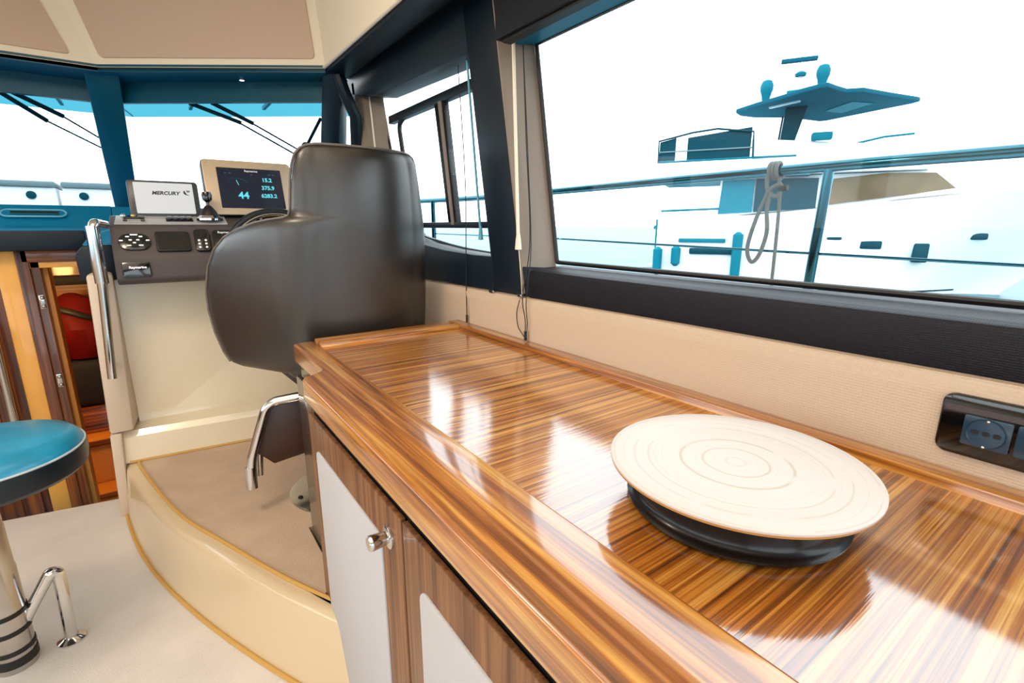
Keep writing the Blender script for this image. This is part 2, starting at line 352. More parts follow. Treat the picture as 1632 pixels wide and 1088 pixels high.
# upper dark panel above the side windows
MB().prism([(0.90, -2.2, 1.735), (0.90, 1.48, 1.735), (0.90, 2.28, 1.768), (0.90, 2.62, 1.832), (0.90, 3.0, 1.86), (0.90, 3.0, 1.92), (0.90, -2.2, 1.92)], (0.10, 0, 0), b=0.004).build('trim_6', 'skytint_dark', kind=ST)
# soffit under the headlining at the starboard side, with a lower padded face inboard
MB().prism([(0.748, 0, 1.90), (0.752, 0, 1.884), (0.835, 0, 1.872), (0.855, 0, 1.882), (0.86, 0, 1.91), (1.0, 0, 1.91), (1.0, 0, 1.93), (0.748, 0, 1.93)], (0, 4.8, 0)).build('trim_7', 'skytint_dark', kind=ST).location.y = -2.2
# forward soffit + header: centre and starboard runs
P0, P1, P2 = (-1.106, 3.07), (-0.094, 3.07), (0.745, 2.485)
H0, H1, H2 = (-1.106, 3.29), (-0.09, 3.29), (0.785, 2.632)
for i, (a, b, c, d) in enumerate((((-2.0, 2.49), P0, H0, (-2.06, 2.6)), (P0, P1, H1, H0), (P1, P2, H2, H1))):
    MB().prism([(a[0], a[1], 1.880), (b[0], b[1], 1.880), (c[0], c[1], 1.880), (d[0], d[1], 1.880)], (0, 0, 0.03)).build('trim_%d' % (8 + i), 'skytint_vinyl', kind=ST)
    MB().hexa([(d[0], d[1], 1.885), (c[0], c[1], 1.885), (c[0], c[1] + 0.005, 1.790), (d[0], d[1] + 0.005, 1.790)], [(d[0], d[1] + .03, 1.885), (c[0], c[1] + .03, 1.885), (c[0], c[1] + 0.035, 1.790), (d[0], d[1] + 0.035, 1.790)]).build('trim_%d' % (11 + i), 'skytint_vinyl', kind=ST)
# dark shadow gap strip between headlining and soffit
for i, (a, b) in enumerate(((P0, P1), (P1, P2))):
    MB().hexa([(a[0], a[1], 1.884), (b[0], b[1], 1.884), (b[0], b[1], 1.902), (a[0], a[1], 1.902)], [(a[0], a[1] + .03, 1.884), (b[0], b[1] + .03, 1.884), (b[0], b[1] + .03, 1.902), (a[0], a[1] + .03, 1.902)]).build('trim_%d' % (14 + i), 'black', kind=ST)

# ---- ceiling: raised coffer with panelled fascias
c = thing('ceiling', (0, 0, 2.35), None, None, kind=ST)
MB().box(-2.2, 1.0, -2.2, 3.4, 2.35, 2.38).build('top_panel', 'head_cream', c)
MB().prism([(0.745, -2.2, 1.898), (0.775, -2.2, 1.898), (0.775, -2.2, 2.36), (0.745, -2.2, 2.36)], (0, 4.83, 0)).build('side_fascia', 'head_cream', c)
MB().prism([(-1.945, -2.2, 1.898), (-1.975, -2.2, 1.898), (-1.975, -2.2, 2.36), (-1.945, -2.2, 2.36)], (0, 4.83, 0)).build('side_fascia', 'head_cream', c)
MB().tube([(0.743, -2.2, 1.903), (0.743, 2.49, 1.903)], 0.008).build('edge_bead', 'head_cream', c)
T1 = (-0.20, 3.215); T2 = (0.745, 2.56); T0 = (-1.0, 3.215)
def zmix(a, t, z0, z1, h): f = (h - z0) / (z1 - z0); return Vector((a[0] + (t[0] - a[0]) * f, a[1] + (t[1] - a[1]) * f, h))
def fascia(a, b, ta, tb, nm):
    q = [zmix(a, ta, 1.9, 2.22, 1.898), zmix(b, tb, 1.9, 2.22, 1.898), zmix(b, tb, 1.9, 2.22, 2.36), zmix(a, ta, 1.9, 2.22, 2.36)]
    n = (q[1] - q[0]).cross(q[3] - q[0]).normalized(); n = -n if n.y < 0 else n
    MB().hexa(q, [p + n * 0.03 for p in q]).build(nm, 'head_cream', c)
    return q, n
def padded(q, n, u0, u1, v0, v1, us0=0, us1=0):
    """raised upholstered panel: bilinear coords, us* shifts the top corners"""
    def at(u, v): return (q[0] * (1 - u) + q[1] * u) * (1 - v) + (q[3] * (1 - u) + q[2] * u) * v
    co = [(u0, v0), (u1, v0), (u1 + us1, v1), (u0 + us0, v1)]
    o = [at(*p) for p in co]; t = bmesh.new()
    a_ = [t.verts.new(p + n * 0.002) for p in o]; b_ = [t.verts.new(p - n * 0.007) for p in o]
    t.faces.new(a_); t.faces.new(b_[::-1])
    for i in range(4): t.faces.new((a_[i], b_[i], b_[(i + 1) % 4], a_[(i + 1) % 4]))
    bmesh.ops.bevel(t, geom=[e for e in t.edges if abs((e.verts[0].co - e.verts[1].co).normalized().dot(n)) > 0.9], offset=0.02, segments=5, affect='EDGES', profile=0.5)
    MB().merge(t).build('padded_panel', 'head_panel', c)
qs, ns = fascia(P1, P2, T1, T2, 'front_fascia'); padded(qs, ns, 0.035, 0.962, 0.085, 1.0, 0.03, 0.0)
qc, nc = fascia(P0, P1, T0, T1, 'front_fascia'); padded(qc, nc, 0.06, 0.925, 0.085, 1.0, 0.0, -0.04)
qp, np_ = fascia((-1.945, 2.485), P0, (-1.945, 2.56), T0, 'front_fascia')
# roof cover above windshield
MB().prism([(-2.1, 2.55, 1.912), (-1.106, 3.16, 1.912), (-0.07, 3.16, 1.912), (0.79, 2.56, 1.912), (0.79, 2.2, 1.912), (1.0, 2.2, 1.912), (1.0, 2.62, 1.912), (0.82, 2.66, 1.912), (-0.08, 3.34, 1.912), (-1.106, 3.34, 1.912), (-2.1, 2.66, 1.912)], (0, 0, 0.04)).build('trim_16', 'gel_white', kind=ST)

# ---- windshield: centre pane, starboard pane, mullion post
w3 = thing('window_3', (-0.6, 3.6, 1.3), None, None, kind=ST)
MB().hexa([(-1.1, 3.32, 1.80), (-0.13, 3.32, 1.80), (-0.13, 3.97, 1.29), (-1.1, 3.97, 1.29)], [(-1.1, 3.326, 1.80), (-0.13, 3.326, 1.80), (-0.13, 3.976, 1.29), (-1.1, 3.976, 1.29)]).build('pane', 'glass', w3)
w4 = thing('window_4', (0.35, 3.3, 1.3), None, None, kind=ST)
q = [(-0.05, 3.29, 1.80), (0.80, 2.65, 1.80), (0.90, 3.18, 1.29), (-0.13, 3.97, 1.29)]
MB().hexa(q, [(x, y + 0.006, z) for x, y, z in q]).build('pane', 'glass', w4)
MB().hexa([(-0.150, 3.135, 1.883), (-0.02, 3.105, 1.883), (-0.035, 3.70, 1.29), (-0.15, 3.83, 1.29)], [(-0.150, 3.24, 1.883), (-0.02, 3.21, 1.883), (-0.035, 3.78, 1.29), (-0.15, 3.91, 1.29)], b=0.006).build('trim_17', 'skytint_vinyl', kind=ST)
# starboard A pillar and its diagonal strut
MB().hexa([(0.745, 2.54, 1.885), (0.80, 2.44, 1.885), (0.90, 2.98, 1.30), (0.84, 3.15, 1.30)], [(0.80, 2.66, 1.885), (0.87, 2.56, 1.885), (0.96, 3.02, 1.30), (0.90, 3.19, 1.30)], b=0.005).build('trim_18', 'skytint_dark', kind=ST)
MB().tube([(0.80, 2.48, 1.875), (0.825, 2.47, 1.79), (0.875, 2.50, 1.71), (0.90, 2.60, 1.42), (0.90, 2.66, 1.30)], 0.028, 10).build('trim_19', 'skytint_dark', kind=ST)
w5 = thing('window_5', (0.93, 2.8, 1.4), None, None, kind=ST)
MB().hexa([(0.93, 2.55, 1.85), (0.88, 2.62, 1.85), (0.95, 3.1, 1.35), (0.97, 2.62, 1.35)], [(0.936, 2.55, 1.85), (0.886, 2.62, 1.85), (0.956, 3.1, 1.35), (0.976, 2.62, 1.35)]).build('pane', 'glass', w5)

# ---- window 1: the large side window
w1 = thing('window_1', (1.0, 0.0, 1.08), None, None, kind=ST)
MB().box(1.0, 1.006, -2.2, 1.27, 1.075, 1.74).build('pane', 'glass', w1)
f = MB()
for a, b in (((1.0, -2.2, 1.084), (1.0, 1.150, 1.092)), ((1.0, 1.150, 1.092), (1.0, 1.262, 1.722)), ((1.0, 1.262, 1.724), (1.0, -2.2, 1.731))):
    f.tube([a, b], 0.0065, 8)
f.build('rubber_seal', 'rubber', w1)
MB().box(0.93, 1.01, -2.2, 1.3, 1.722, 1.80).build('top_rail', 'skytint_vinyl', w1)
# ---- window 2: forward side window with sliding opener
w2 = thing('window_2', (1.0, 1.9, 1.1), None, None, kind=ST)
MB().prism([(1.0, 1.40, 1.08), (1.0, 1.9, 1.10), (1.0, 2.3, 1.20), (1.0, 2.50, 1.85), (1.0, 1.55, 1.80)], (0.006, 0, 0)).build('pane', 'glass', w2)
MB().tube(bez([(1.0, 1.40, 1.098), (1.0, 1.487, 1.101), (1.0, 1.7, 1.112), (1.0, 1.9, 1.132), (1.0, 2.1, 1.160), (1.0, 2.22, 1.235), (1.0, 2.36, 1.48), (1.0, 2.478, 1.824)], 6), 0.007, 8).build('rubber_seal', 'rubber', w2)
MB().box(0.998, 1.03, 1.52, 2.40, 1.676, 1.712, 0.004).build('slider_head', 'skytint_dark', w2).rotation_euler = (R(0), 0, 0)
MB().tube(arc_pts([(1.012, 2.20, 1.21), (1.012, 2.31, 1.66), (1.012, 2.25, 1.685), (1.012, 1.93, 1.69)], 0.04), 0.011, 8).build('slider_frame', 'rubber', w2)
MB().hexa([(1.0, 1.849, 1.685), (1.0, 1.930, 1.685), (1.0, 1.835, 1.20), (1.0, 1.765, 1.20)], [(1.025, 1.849, 1.685), (1.025, 1.930, 1.685), (1.025, 1.835, 1.20), (1.025, 1.765, 1.20)], b=0.004).build('slider_mullion', 'rubber', w2)
MB().hexa([(0.996, 1.862, 1.68), (0.996, 1.888, 1.68), (0.996, 1.803, 1.205), (0.996, 1.782, 1.205)], [(1.0, 1.862, 1.68), (1.0, 1.888, 1.68), (1.0, 1.803, 1.205), (1.0, 1.782, 1.205)]).build('slider_track', 'jamb', w2)
MB().box(0.998, 1.03, 1.40, 2.24, 1.192, 1.216, 0.003).build('slider_sill', 'skytint_dark', w2)

# ---- port side, aft end and bulkhead (close the cabin)
wl = MB(); wl.box(-2.16, -2.1, -2.2, 3.0, 0, 1.0); wl.box(-2.16, -2.1, -2.2, 3.0, 1.75, 1.95)
for y in (-2.2, 1.35, 2.92): wl.box(-2.16, -2.1, y, y + 0.15, 1.0, 1.75)
wl.build('wall_left', 'beige_vinyl', kind=ST)
wb_ = MB(); wb_.box(-2.1, -1.75, -2.26, -2.2, 0, 2.35); wb_.box(0.65, 0.95, -2.26, -2.2, 0, 2.35); wb_.box(-2.1, 0.95, -2.26, -2.2, 1.95, 2.35)
wb_.build('wall_back', 'cream_mat', kind=ST)

# ---- companionway bulkhead and lower cabin
wf = thing('wall_front', (-0.5, 2.85, -0.6), None, None, kind=ST)
MB().box(-1.9, -0.530, 2.85, 2.90, -0.6, 1.12).build('walnut_panel', 'walnut_up', wf)
MB().box(-0.530, -0.466, 2.845, 2.90, -0.6, 1.10, 0.004).build('maple_panel', 'maple', wf)
MB().box(-0.466, -0.428, 2.838, 2.91, -0.6, 1.10, 0.003).build('jamb_post', 'walnut_up', wf)
MB().box(-0.428, -0.398, 2.850, 2.91, -0.6, 1.055, 0.002).build('jamb_rebate', 'walnut_up', wf)
MB().box(-0.45, -0.15, 2.838, 2.91, 1.052, 1.10, 0.003).build('head_post', 'walnut_side', wf)
MB().box(-0.44, -0.15, 2.850, 2.92, 1.028, 1.056, 0.002).build('head_rebate', 'maple', wf)
MB().box(-1.9, -0.62, 2.835, 2.855, -0.6, 1.08).build('walnut_pilaster', 'walnut_up', wf)
MB().box(-0.59, -0.555, 2.835, 2.855, -0.6, 1.08).build('walnut_pilaster', 'walnut_up', wf)
for zc in (0.885, 0.535, -0.22):
    hp = MB(); hp.box(-0.422, -0.404, 2.845, 2.852, zc - 0.03, zc + 0.03, 0.002); hp.sphere((-0.41, 2.843, zc + 0.018), 0.008); hp.sphere((-0.41, 2.843, zc - 0.018), 0.008)
    hp.build('hinge', 'brushed', wf)
MB().box(-2.1, 0.3, 4.38, 4.42, -0.6, 1.09).build('wall_lower_forward', 'walnut_side', kind=ST)
MB().box(-1.95, -1.9, 2.9, 4.4, -0.6, 1.06).build('wall_lower_left', 'maple', kind=ST)
MB().box(0.2, 0.25, 2.9, 4.4, -0.6, 1.06).build('wall_lower_right', 'walnut_side', kind=ST)
MB().prism([(-1.95, 3.0, 1.065), (0.25, 3.0, 1.065), (0.25, 4.42, 1.065), (-1.95, 4.42, 1.065)], (0, 0, 0.03)).build('ceiling_lower_cabin', 'head_cream', kind=ST)
d1 = thing('door_1', (-0.40, 2.88, -0.55), None, None, kind=ST)
DF = frame((-0.398, 2.905, -0.5), (-0.06, 0.58, 0), (0, 0, 1))
MB(DF).box(0, 0.50, 0, 1.53, -0.016, 0.016, 0.002).build('door_leaf', 'tan', d1)
for y0, y1 in ((1.05, 1.42), (0.55, 1.01), (0.08, 0.51)):
    MB(DF).box(0.03, 0.45, y0, y1, -0.021, -0.015, 0.004).build('door_panel', 'maple', d1)
MB(DF).tube(arc_pts([(0.46, 1.02, -0.016), (0.46, 1.02, -0.055), (0.36, 1.02, -0.06)], 0.012), 0.008, 10).build('door_handle', 'brass', d1)
MB(DF).lathe([(0.014, 0), (0.014, -0.022), (0.0, -0.024)], (0.46, 0.96, -0.016), 16).build('lock_rose', 'brass', d1)
# steps up to the berth
b = thing('berth', (-0.6, 4.1, -0.6), 'low wooden berth with dark navy mattress in the lower cabin', 'bed')
MB().box(-1.4, 0.15, 3.85, 4.37, -0.6, 0.10, 0.006).build('base', 'walnut_side', b)
MB().box(-1.4, 0.15, 3.86, 4.37, 0.10, 0.40, 0.05, 3).build('mattress', 'navy_cloth', b)
MB().box(-1.4, 0.15, 4.33, 4.375, 0.82, 0.88, 0.004).build('shelf', 'black', b)
s = thing('berth_step', (-0.6, 3.7, -0.6), 'orange lacquered double step below the dark berth', 'step')
MB().box(-0.75, 0.15, 3.66, 3.845, -0.6, -0.06, 0.008).build('upper_step', 'tan', s)
MB().box(-0.75, 0.15, 3.46, 3.655, -0.6, -0.32, 0.008).build('lower_step', 'tan', s)
MB().box(-0.75, 0.15, 3.648, 3.66, -0.085, -0.05, 0.003).build('nosing', 'walnut_side', s)
MB().box(-0.75, 0.15, 3.448, 3.46, -0.345, -0.31, 0.003).build('nosing', 'walnut_side', s)
rj = thing('red_jacket', (-0.42, 3.98, 0.4), 'bundled red jacket with black collar in the dark lower cabin', 'jacket')
prof = [(0.0, 0.0), (0.125, 0.01), (0.155, 0.08), (0.15, 0.20), (0.125, 0.30), (0.085, 0.37), (0.03, 0.40), (0, 0.405)]
j = MB().lathe(prof, (-0.42, 3.98, 0.40), 28)
for v in j.bm.verts:
    h = v.co.z - 0.4; v.co.x += 0.018 * math.sin(9 * h + 5 * v.co.y) + 0.012 * math.sin(31 * v.co.y + 17 * h); v.co.y += 0.02 * math.sin(13 * v.co.x + 21 * h)
j.build('body', 'red_cloth', rj)
MB().tube(bez([(-0.52, 3.865, 0.73), (-0.45, 3.835, 0.705), (-0.37, 3.845, 0.665), (-0.29, 3.90, 0.63)]), 0.018, 10).build('collar', 'black', rj)
MB().tube(bez([(-0.53, 3.87, 0.62), (-0.555, 3.85, 0.52), (-0.53, 3.85, 0.43)]), [0.03] * 21, 10).build('sleeve', 'red_cloth', rj)

# ================================================================== HELM PLATFORM
pf = thing('helm_platform', (0.3, 1.9, 0), 'raised cream step platform with curved front and sand carpet', 'platform')
top = bez([(-0.215, 2.50, 0.22), (-0.205, 2.40, 0.22), (-0.15, 2.137, 0.22), (-0.08, 1.867, 0.22), (0.025, 1.61, 0.22), (0.137, 1.346, 0.22), (0.257, 1.11, 0.22)], 8)
bot = bez([(-0.240, 2.50, 0), (-0.225, 2.36, 0), (-0.185, 2.12, 0), (-0.118, 1.868, 0), (-0.012, 1.578, 0), (0.118, 1.290, 0), (0.257, 1.02, 0)], 8)
n = len(top)
t = MB(); vs = []; fs = []
def inw(i):
    d = (top[min(i + 1, n - 1)] - top[max(i - 1, 0)]); d.normalize(); return Vector((-d.y, d.x, 0))
for i in range(n):
    a, b_ = top[i], bot[i]; w = inw(i)
    f_ = lambda k: b_ * (1 - k) + a * k
    vs += [b_, f_(0.90), f_(0.955) + w * 0.004, f_(0.985) + w * 0.012, a + w * 0.024, a + w * 0.045 + Vector((0, 0, -0.001)), a + w * 0.05 - Vector((0, 0, 0.05))]
k = 7
for i in range(n - 1):
    for j_ in range(k - 1): fs.append((i * k + j_, i * k + j_ + 1, (i + 1) * k + j_ + 1, (i + 1) * k + j_))
t.raw(vs, fs).build('riser', 'riser_gel', pf, ang=60)
inner = [top[i] + inw(i) * 0.044 for i in range(n)]
inner[-1] = Vector((0.2565, 1.18, 0.22))
cp = [(p.x, p.y, 0.10) for p in inner] + [(0.256, 1.23, 0.10), (0.296, 1.24, 0.10), (0.296, 1.57, 0.10), (0.87, 1.57, 0.10), (0.87, 2.49, 0.10), (-0.16, 2.49, 0.10)]
MB().prism(cp, (0, 0, 0.122)).build('carpet', 'carpet_b', pf)
MB().tube([p + Vector((0, 0, 0.003)) for p in inner[1:-1]], 0.006, 8).build('carpet_edging', 'gold_edge', pf)
MB().tube([p + inw(i) * -0.004 + Vector((0, 0, 0.004)) for i, p in enumerate(bot)], 0.007, 8).build('floor_edging', 'gold_edge', pf)

# ================================================================== HELM CONSOLE
hc = thing('helm_console', (0.3, 2.7, 0), 'cream helm console with taupe dashboard beside the companionway', 'helm console')
MB().prism([(-0.15, 2.60, 0.30), (0.87, 2.60, 0.30), (0.87, 2.66, 1.02), (-0.15, 2.60, 1.02)], (0, 0.2, 0)).build('front_panel', 'cream_gel', hc)
MB().hexa([(-0.238, 2.492, 0.223), (-0.236, 2.495, 0.335), (-0.228, 2.512, 0.358), (-0.20, 2.70, 0.366), (-0.20, 2.70, 0.223)],
          [(0.87, 2.385, 0.223), (0.87, 2.39, 0.335), (0.87, 2.41, 0.358), (0.87, 2.70, 0.366), (0.87, 2.70, 0.223)]).build('ledge', 'cream_gel', hc)
MB().tube([(-0.20, 2.487, 0.226), (0.86, 2.384, 0.226)], 0.006, 8).build('ledge_edging', 'gold_edge', hc)
MB().hexa([(-0.245, 2.46, 0.372), (-0.165, 2.46, 0.372), (-0.150, 2.61, 0.372), (-0.23, 2.80, 0.372)], [(-0.222, 2.46, 1.02), (-0.140, 2.46, 1.02), (-0.148, 2.61, 1.02), (-0.215, 2.80, 1.02)], b=0.012).build('column', 'cream_mat', hc)
MB().hexa([(-0.262, 2.462, 0.0), (-0.230, 2.462, 0.0), (-0.205, 2.62, 0.0), (-0.25, 2.70, 0.0)], [(-0.246, 2.462, 0.368), (-0.208, 2.462, 0.368), (-0.195, 2.62, 0.368), (-0.235, 2.78, 0.368)], b=0.006).build('column_foot', 'cream_mat', hc)
# dashboard moulding (extruded profile)
prof = [(2.445, 0.975), (2.420, 0.985), (2.412, 1.00), (2.430, 1.082), (2.497, 1.190), (2.505, 1.200), (2.63, 1.240), (2.80, 1.245), (2.85, 0.99)]
MB().prism([(-0.128, y, z) for y, z in prof], (0.99, 0, 0), b=0.006).build('dash_moulding', 'taupe', hc)
MB().hexa([(-0.112, 2.515, 1.204), (0.28, 2.515, 1.204), (0.28, 2.62, 1.238), (-0.105, 2.62, 1.238)], [(-0.112, 2.513, 1.2085), (0.28, 2.513, 1.2085), (0.28, 2.618, 1.2425), (-0.105, 2.618, 1.2425)], b=0.0015).build('dash_top', 'taupe_top', hc)
MB().prism([(-0.248, 2.56, 0.985), (-0.252, 2.56, 1.09), (-0.225, 2.56, 1.125), (-0.125, 2.56, 1.125), (-0.125, 2.56, 0.985)], (0, 0.26, 0), b=0.012).build('dash_cheek', 'skytint_dark', hc)
MB().hexa([(-0.228, 2.57, 1.124), (-0.125, 2.57, 1.124), (-0.125, 2.82, 1.124), (-0.23, 2.82, 1.124)], [(-0.20, 2.66, 1.165), (-0.125, 2.60, 1.19), (-0.125, 2.82, 1.19), (-0.20, 2.82, 1.165)], b=0.008).build('cheek_cap', 'skytint_dash', hc)
# upper facet frame for the flush instruments (x = ship's starboard, y up the facet)
UF = frame((0, 2.430, 1.082), (1, 0, 0), (0, 0.067, 0.108)); LF = frame((0, 2.412, 1.000), (1, 0, 0), (0, 0.018, 0.082)); TF = frame((0, 2.513, 1.2087), (1, 0, 0), (0, 0.105, 0.034))
UZ = 0.0005
g = thing('remote_keypad', UF @ Vector((-0.055, 0.062, 0)), 'round black keypad with pale symbols at the dashboard left end', 'keypad')
MB(UF).prism(rrect(-0.107, -0.004, 0.028, 0.100, 0.035, UZ), (0, 0, 0.008), b=0.002).build('plate', 'gloss_black', g)
MB(UF).lathe([(0.028, 0), (0.026, 0.004), (0, 0.005)], (-0.055, 0.064, 0.0085), 24).build('dial', 'gloss_black', g)
for x, y, w in ((-0.055, 0.091, 0.012), (-0.076, 0.083, 0.006), (-0.034, 0.083, 0.006), (-0.097, 0.066, 0.006), (-0.013, 0.066, 0.006), (-0.068, 0.068, 0.005), (-0.044, 0.068, 0.005), (-0.056, 0.056, 0.005), (-0.074, 0.044, 0.007), (-0.036, 0.044, 0.007)):
    MB(UF).box(x - w, x + w, y - 0.0026, y + 0.0026, 0.013, 0.0148, 0.0005).build('key_mark', 'white_ink', g)
g = thing('instrument_display', UF @ Vector((0.07, 0.06, 0)), 'blank black square display between keypad and remote', 'display')
MB(UF).prism(rrect(0.012, 0.128, 0.018, 0.108, 0.010, UZ), (0, 0, 0.010), b=0.002).build('case', 'black', g)
MB(UF).prism(rrect(0.020, 0.120, 0.027, 0.100, 0.003, 0.0106), (0, 0, 0.001)).build('screen', 'gloss_black', g)
g = thing('autopilot_remote', UF @ Vector((0.17, 0.06, 0)), 'narrow black autopilot remote with six pale keys', 'remote')
MB(UF).prism(rrect(0.144, 0.200, 0.014, 0.116, 0.014, UZ), (0, 0, 0.014), b=0.003).build('case', 'gloss_black', g)
MB(UF).lathe([(0.018, 0), (0.016, 0.005), (0, 0.006)], (0.172, 0.090, 0.0145), 20).build('knob', 'gloss_black', g)
for i in range(3):
    for x in (0.160, 0.184):
        MB(UF).sphere((x, 0.062 - i * 0.016, 0.0148), 0.0045, 1, 1, 0.4).build('key', 'white_ink', g)
g = thing('autopilot_display', UF @ Vector((0.26, 0.06, 0)), 'black autopilot display with white lettering beside the seat', 'display')
MB(UF).prism(rrect(0.212, 0.328, 0.014, 0.112, 0.012, UZ), (0, 0, 0.012), b=0.002).build('case', 'gloss_black', g)
text('lettering', 'Raymarine', UF, 0.262, 0.100, 0.014, 'white_ink', g, 0.0126)
g = thing('small_display', LF @ Vector((-0.06, 0.04, 0)), 'small black display low on the dashboard with white lettering', 'display')
MB(LF).prism(rrect(-0.108, -0.018, 0.005, 0.064, 0.008, UZ), (0, 0, 0.008), b=0.002).build('case', 'gloss_black', g)
text('lettering', 'Raymarine', LF, -0.058, 0.042, 0.013, 'white_ink', g, 0.0088, bold=0.0004)
# switches on the dash top
g = thing('ignition_panel', TF @ Vector((-0.05, 0.05, 0)), 'chrome ignition switch panel at left of dashboard top', 'switch')
MB(TF).box(-0.085, -0.008, 0.012, 0.036, 0.0, 0.004, 0.001).build('plate', 'taupe_top', g)
for x in (-0.076, -0.018): MB(TF).box(x - 0.007, x + 0.007, 0.015, 0.033, 0.004, 0.010, 0.002).build('switch', 'slate_case', g)
MB(TF).box(-0.082, -0.012, 0.062, 0.088, 0.0, 0.008, 0.003).build('key_block', 'gloss_black', g)
MB(TF).sphere((-0.048, 0.072, 0.010), 0.008).build('key_lamp', 'brass', g)
MB(TF).sphere((-0.082, 0.075, 0.008), 0.009).build('key_switch', 'chrome', g)
g = thing('switch_row', TF @ Vector((0.1, 0.05, 0)), 'row of four black rocker switches on dashboard top', 'switch')
MB(TF).box(0.060, 0.156, 0.030, 0.072, 0.0, 0.004, 0.001).build('plate', 'black', g)
for i in range(4): MB(TF).box(0.064 + i * 0.023, 0.083 + i * 0.023, 0.034, 0.068, 0.004, 0.013, 0.003).build('rocker', 'gloss_black', g)
g = thing('throttle_lever', TF @ Vector((0.2, 0.04, 0)), 'chrome based joystick throttle with black knob before the chartplotter', 'throttle')
TB = TF @ Vector((0.218, 0.045, 0.002))
MB().lathe([(0.050, 0), (0.050, 0.008), (0.036, 0.020), (0, 0.022)], TB, 28).build('base', 'chrome', g)
MB().lathe([(0.036, 0.018), (0.030, 0.035), (0.016, 0.055), (0.010, 0.062), (0, 0.063)], TB, 24).build('boot', 'rubber', g)
MB().lathe([(0.006, 0.05), (0.006, 0.075), (0.010, 0.077), (0.018, 0.085), (0.020, 0.105), (0.016, 0.118), (0, 0.121)], TB, 20).build('knob', 'gloss_black', g)
# displays standing on the dash
ed = thing('engine_display', (0.07, 2.63, 1.24), 'slate framed display showing a pale screen with black lettering', 'display')
EF = frame((-0.043, 2.612, 1.240), (1, 0, 0), (0, 0.035, 0.15))
MB(EF).prism(rrect(-0.012, 0.238, -0.005, 0.152, 0.014, 0), (0, 0, -0.04), b=0.004).build('case', 'slate_case', ed)
MB(EF).prism(rrect(0.010, 0.218, 0.012, 0.142, 0.004, 0.0003), (0, 0, 0.001)).build('screen', 'screen_white', ed)
text('lettering', 'MERCURY', EF, 0.118, 0.098, 0.0205, 'ink', ed, 0.0018, shear=0.25, sx=1.05, bold=0.0008)
lo = [(0.186, 0.113), (0.182, 0.106), (0.183, 0.099), (0.188, 0.094), (0.205, 0.089), (0.193, 0.097), (0.190, 0.104)]
MB(EF).prism([(x, y, 0.0014) for x, y in lo], (0, 0, 0.0006)).build('emblem', 'ink', ed)
MB(EF).prism([(x + 0.004, y, 0.0014) for x, y in [(0.188, 0.113), (0.204, 0.112), (0.199, 0.104), (0.192, 0.104)]], (0, 0, 0.0004)).build('emblem_mark', 'ink_grey', ed)
cp_ = thing('chartplotter', (0.40, 2.66, 1.23), 'large champagne framed display with dark navy screen and cyan digits', 'display')
CF = frame((0.232, 2.60, 1.246), (1, 0, 0), (0, 0.075, 0.235))
MB(CF).prism(rrect(-0.012, 0.362, 0.0, 0.262, 0.018, -0.003), (0, 0, -0.06), b=0.006).build('case', 'skytint_dark', cp_)
MB(CF).prism(rrect(-0.008, 0.358, 0.004, 0.258, 0.016, -0.003), (0, 0, 0.006), b=0.002).build('bezel', 'bezel', cp_)
MB(CF).prism(rrect(0.045, 0.312, 0.034, 0.222, 0.003, 0.0032), (0, 0, 0.001)).build('screen', 'screen_navy', cp_)
for x, y in ((0.008, 0.243), (0.343, 0.240)): MB(CF).lathe([(0.005, 0), (0.004, 0.002), (0, 0.002)], (x, y, 0.003), 12).build('screw', 'chrome', cp_)
text('lettering', 'Raymarine', CF, 0.185, 0.210, 0.013, 'white_ink', cp_, 0.0045)
text('digits', '44', CF, 0.140, 0.093, 0.044, 'cyan_ink', cp_, 0.0045, bold=0.0012)
for tx, y in (('15.2', 0.170), ('375.9', 0.132), ('6283.2', 0.094)): text('digits', tx, CF, 0.247, y, 0.025, 'cyan_ink', cp_, 0.0045, bold=0.0008)
MB(CF).tube([(0.120 + 0.055 * math.cos(R(a)), 0.120 + 0.055 * math.sin(R(a)), 0.0045) for a in range(40, 130, 6)], 0.0009, 6).build('gauge_arc', 'dim_ink', cp_)
MB(CF).tube([(0.126, 0.142, 0.0046), (0.119, 0.165, 0.0046)], 0.0016, 6).build('gauge_needle', 'cyan_ink', cp_)
for x, y in ((0.078, 0.197), (0.096, 0.197), (0.262, 0.197), (0.278, 0.197), (0.185, 0.194)): MB(CF).box(x - 0.004, x + 0.004, y - 0.003, y + 0.003, 0.0042, 0.0048).build('screen_icon', 'dim_ink', cp_)
# steering wheel
sw = thing('steering_wheel', (0.44, 2.3, 1.06), 'dark steering wheel with chrome inlay half hidden by the helm seat', 'steering wheel')
SF = frame((0.438, 2.27, 1.066), (1, 0, 0), (0, 0.30, 0.95))
ringp = lambda r, z: [(r * math.cos(2 * math.pi * k / 56), r * math.sin(2 * math.pi * k / 56), z) for k in range(56)]
MB(SF).tube(ringp(0.200, 0), 0.017, 12, True).build('rim', 'leather_side', sw)
MB(SF).tube(ringp(0.187, 0.011), 0.0055, 8, True).build('rim_inlay', 'chrome', sw)
for a in (-90, 30, 150): MB(SF).tube([(0.04 * math.cos(R(a)), 0.04 * math.sin(R(a)), -0.02), (0.19 * math.cos(R(a)), 0.19 * math.sin(R(a)), 0)], 0.010, 8).build('spoke', 'chrome', sw)
MB(SF).lathe([(0.05, -0.05), (0.05, -0.01), (0.035, 0.005), (0, 0.006)], (0, 0, 0), 24).build('hub', 'gloss_black', sw)
MB(SF).tube([(0, 0, -0.03), (0, 0.0, -0.15)], 0.02, 10).build('shaft', 'black', sw)
g = thing('dash_compass', (0.375, 2.54, 1.22), 'small black compass with chrome ring below the chartplotter', 'compass')
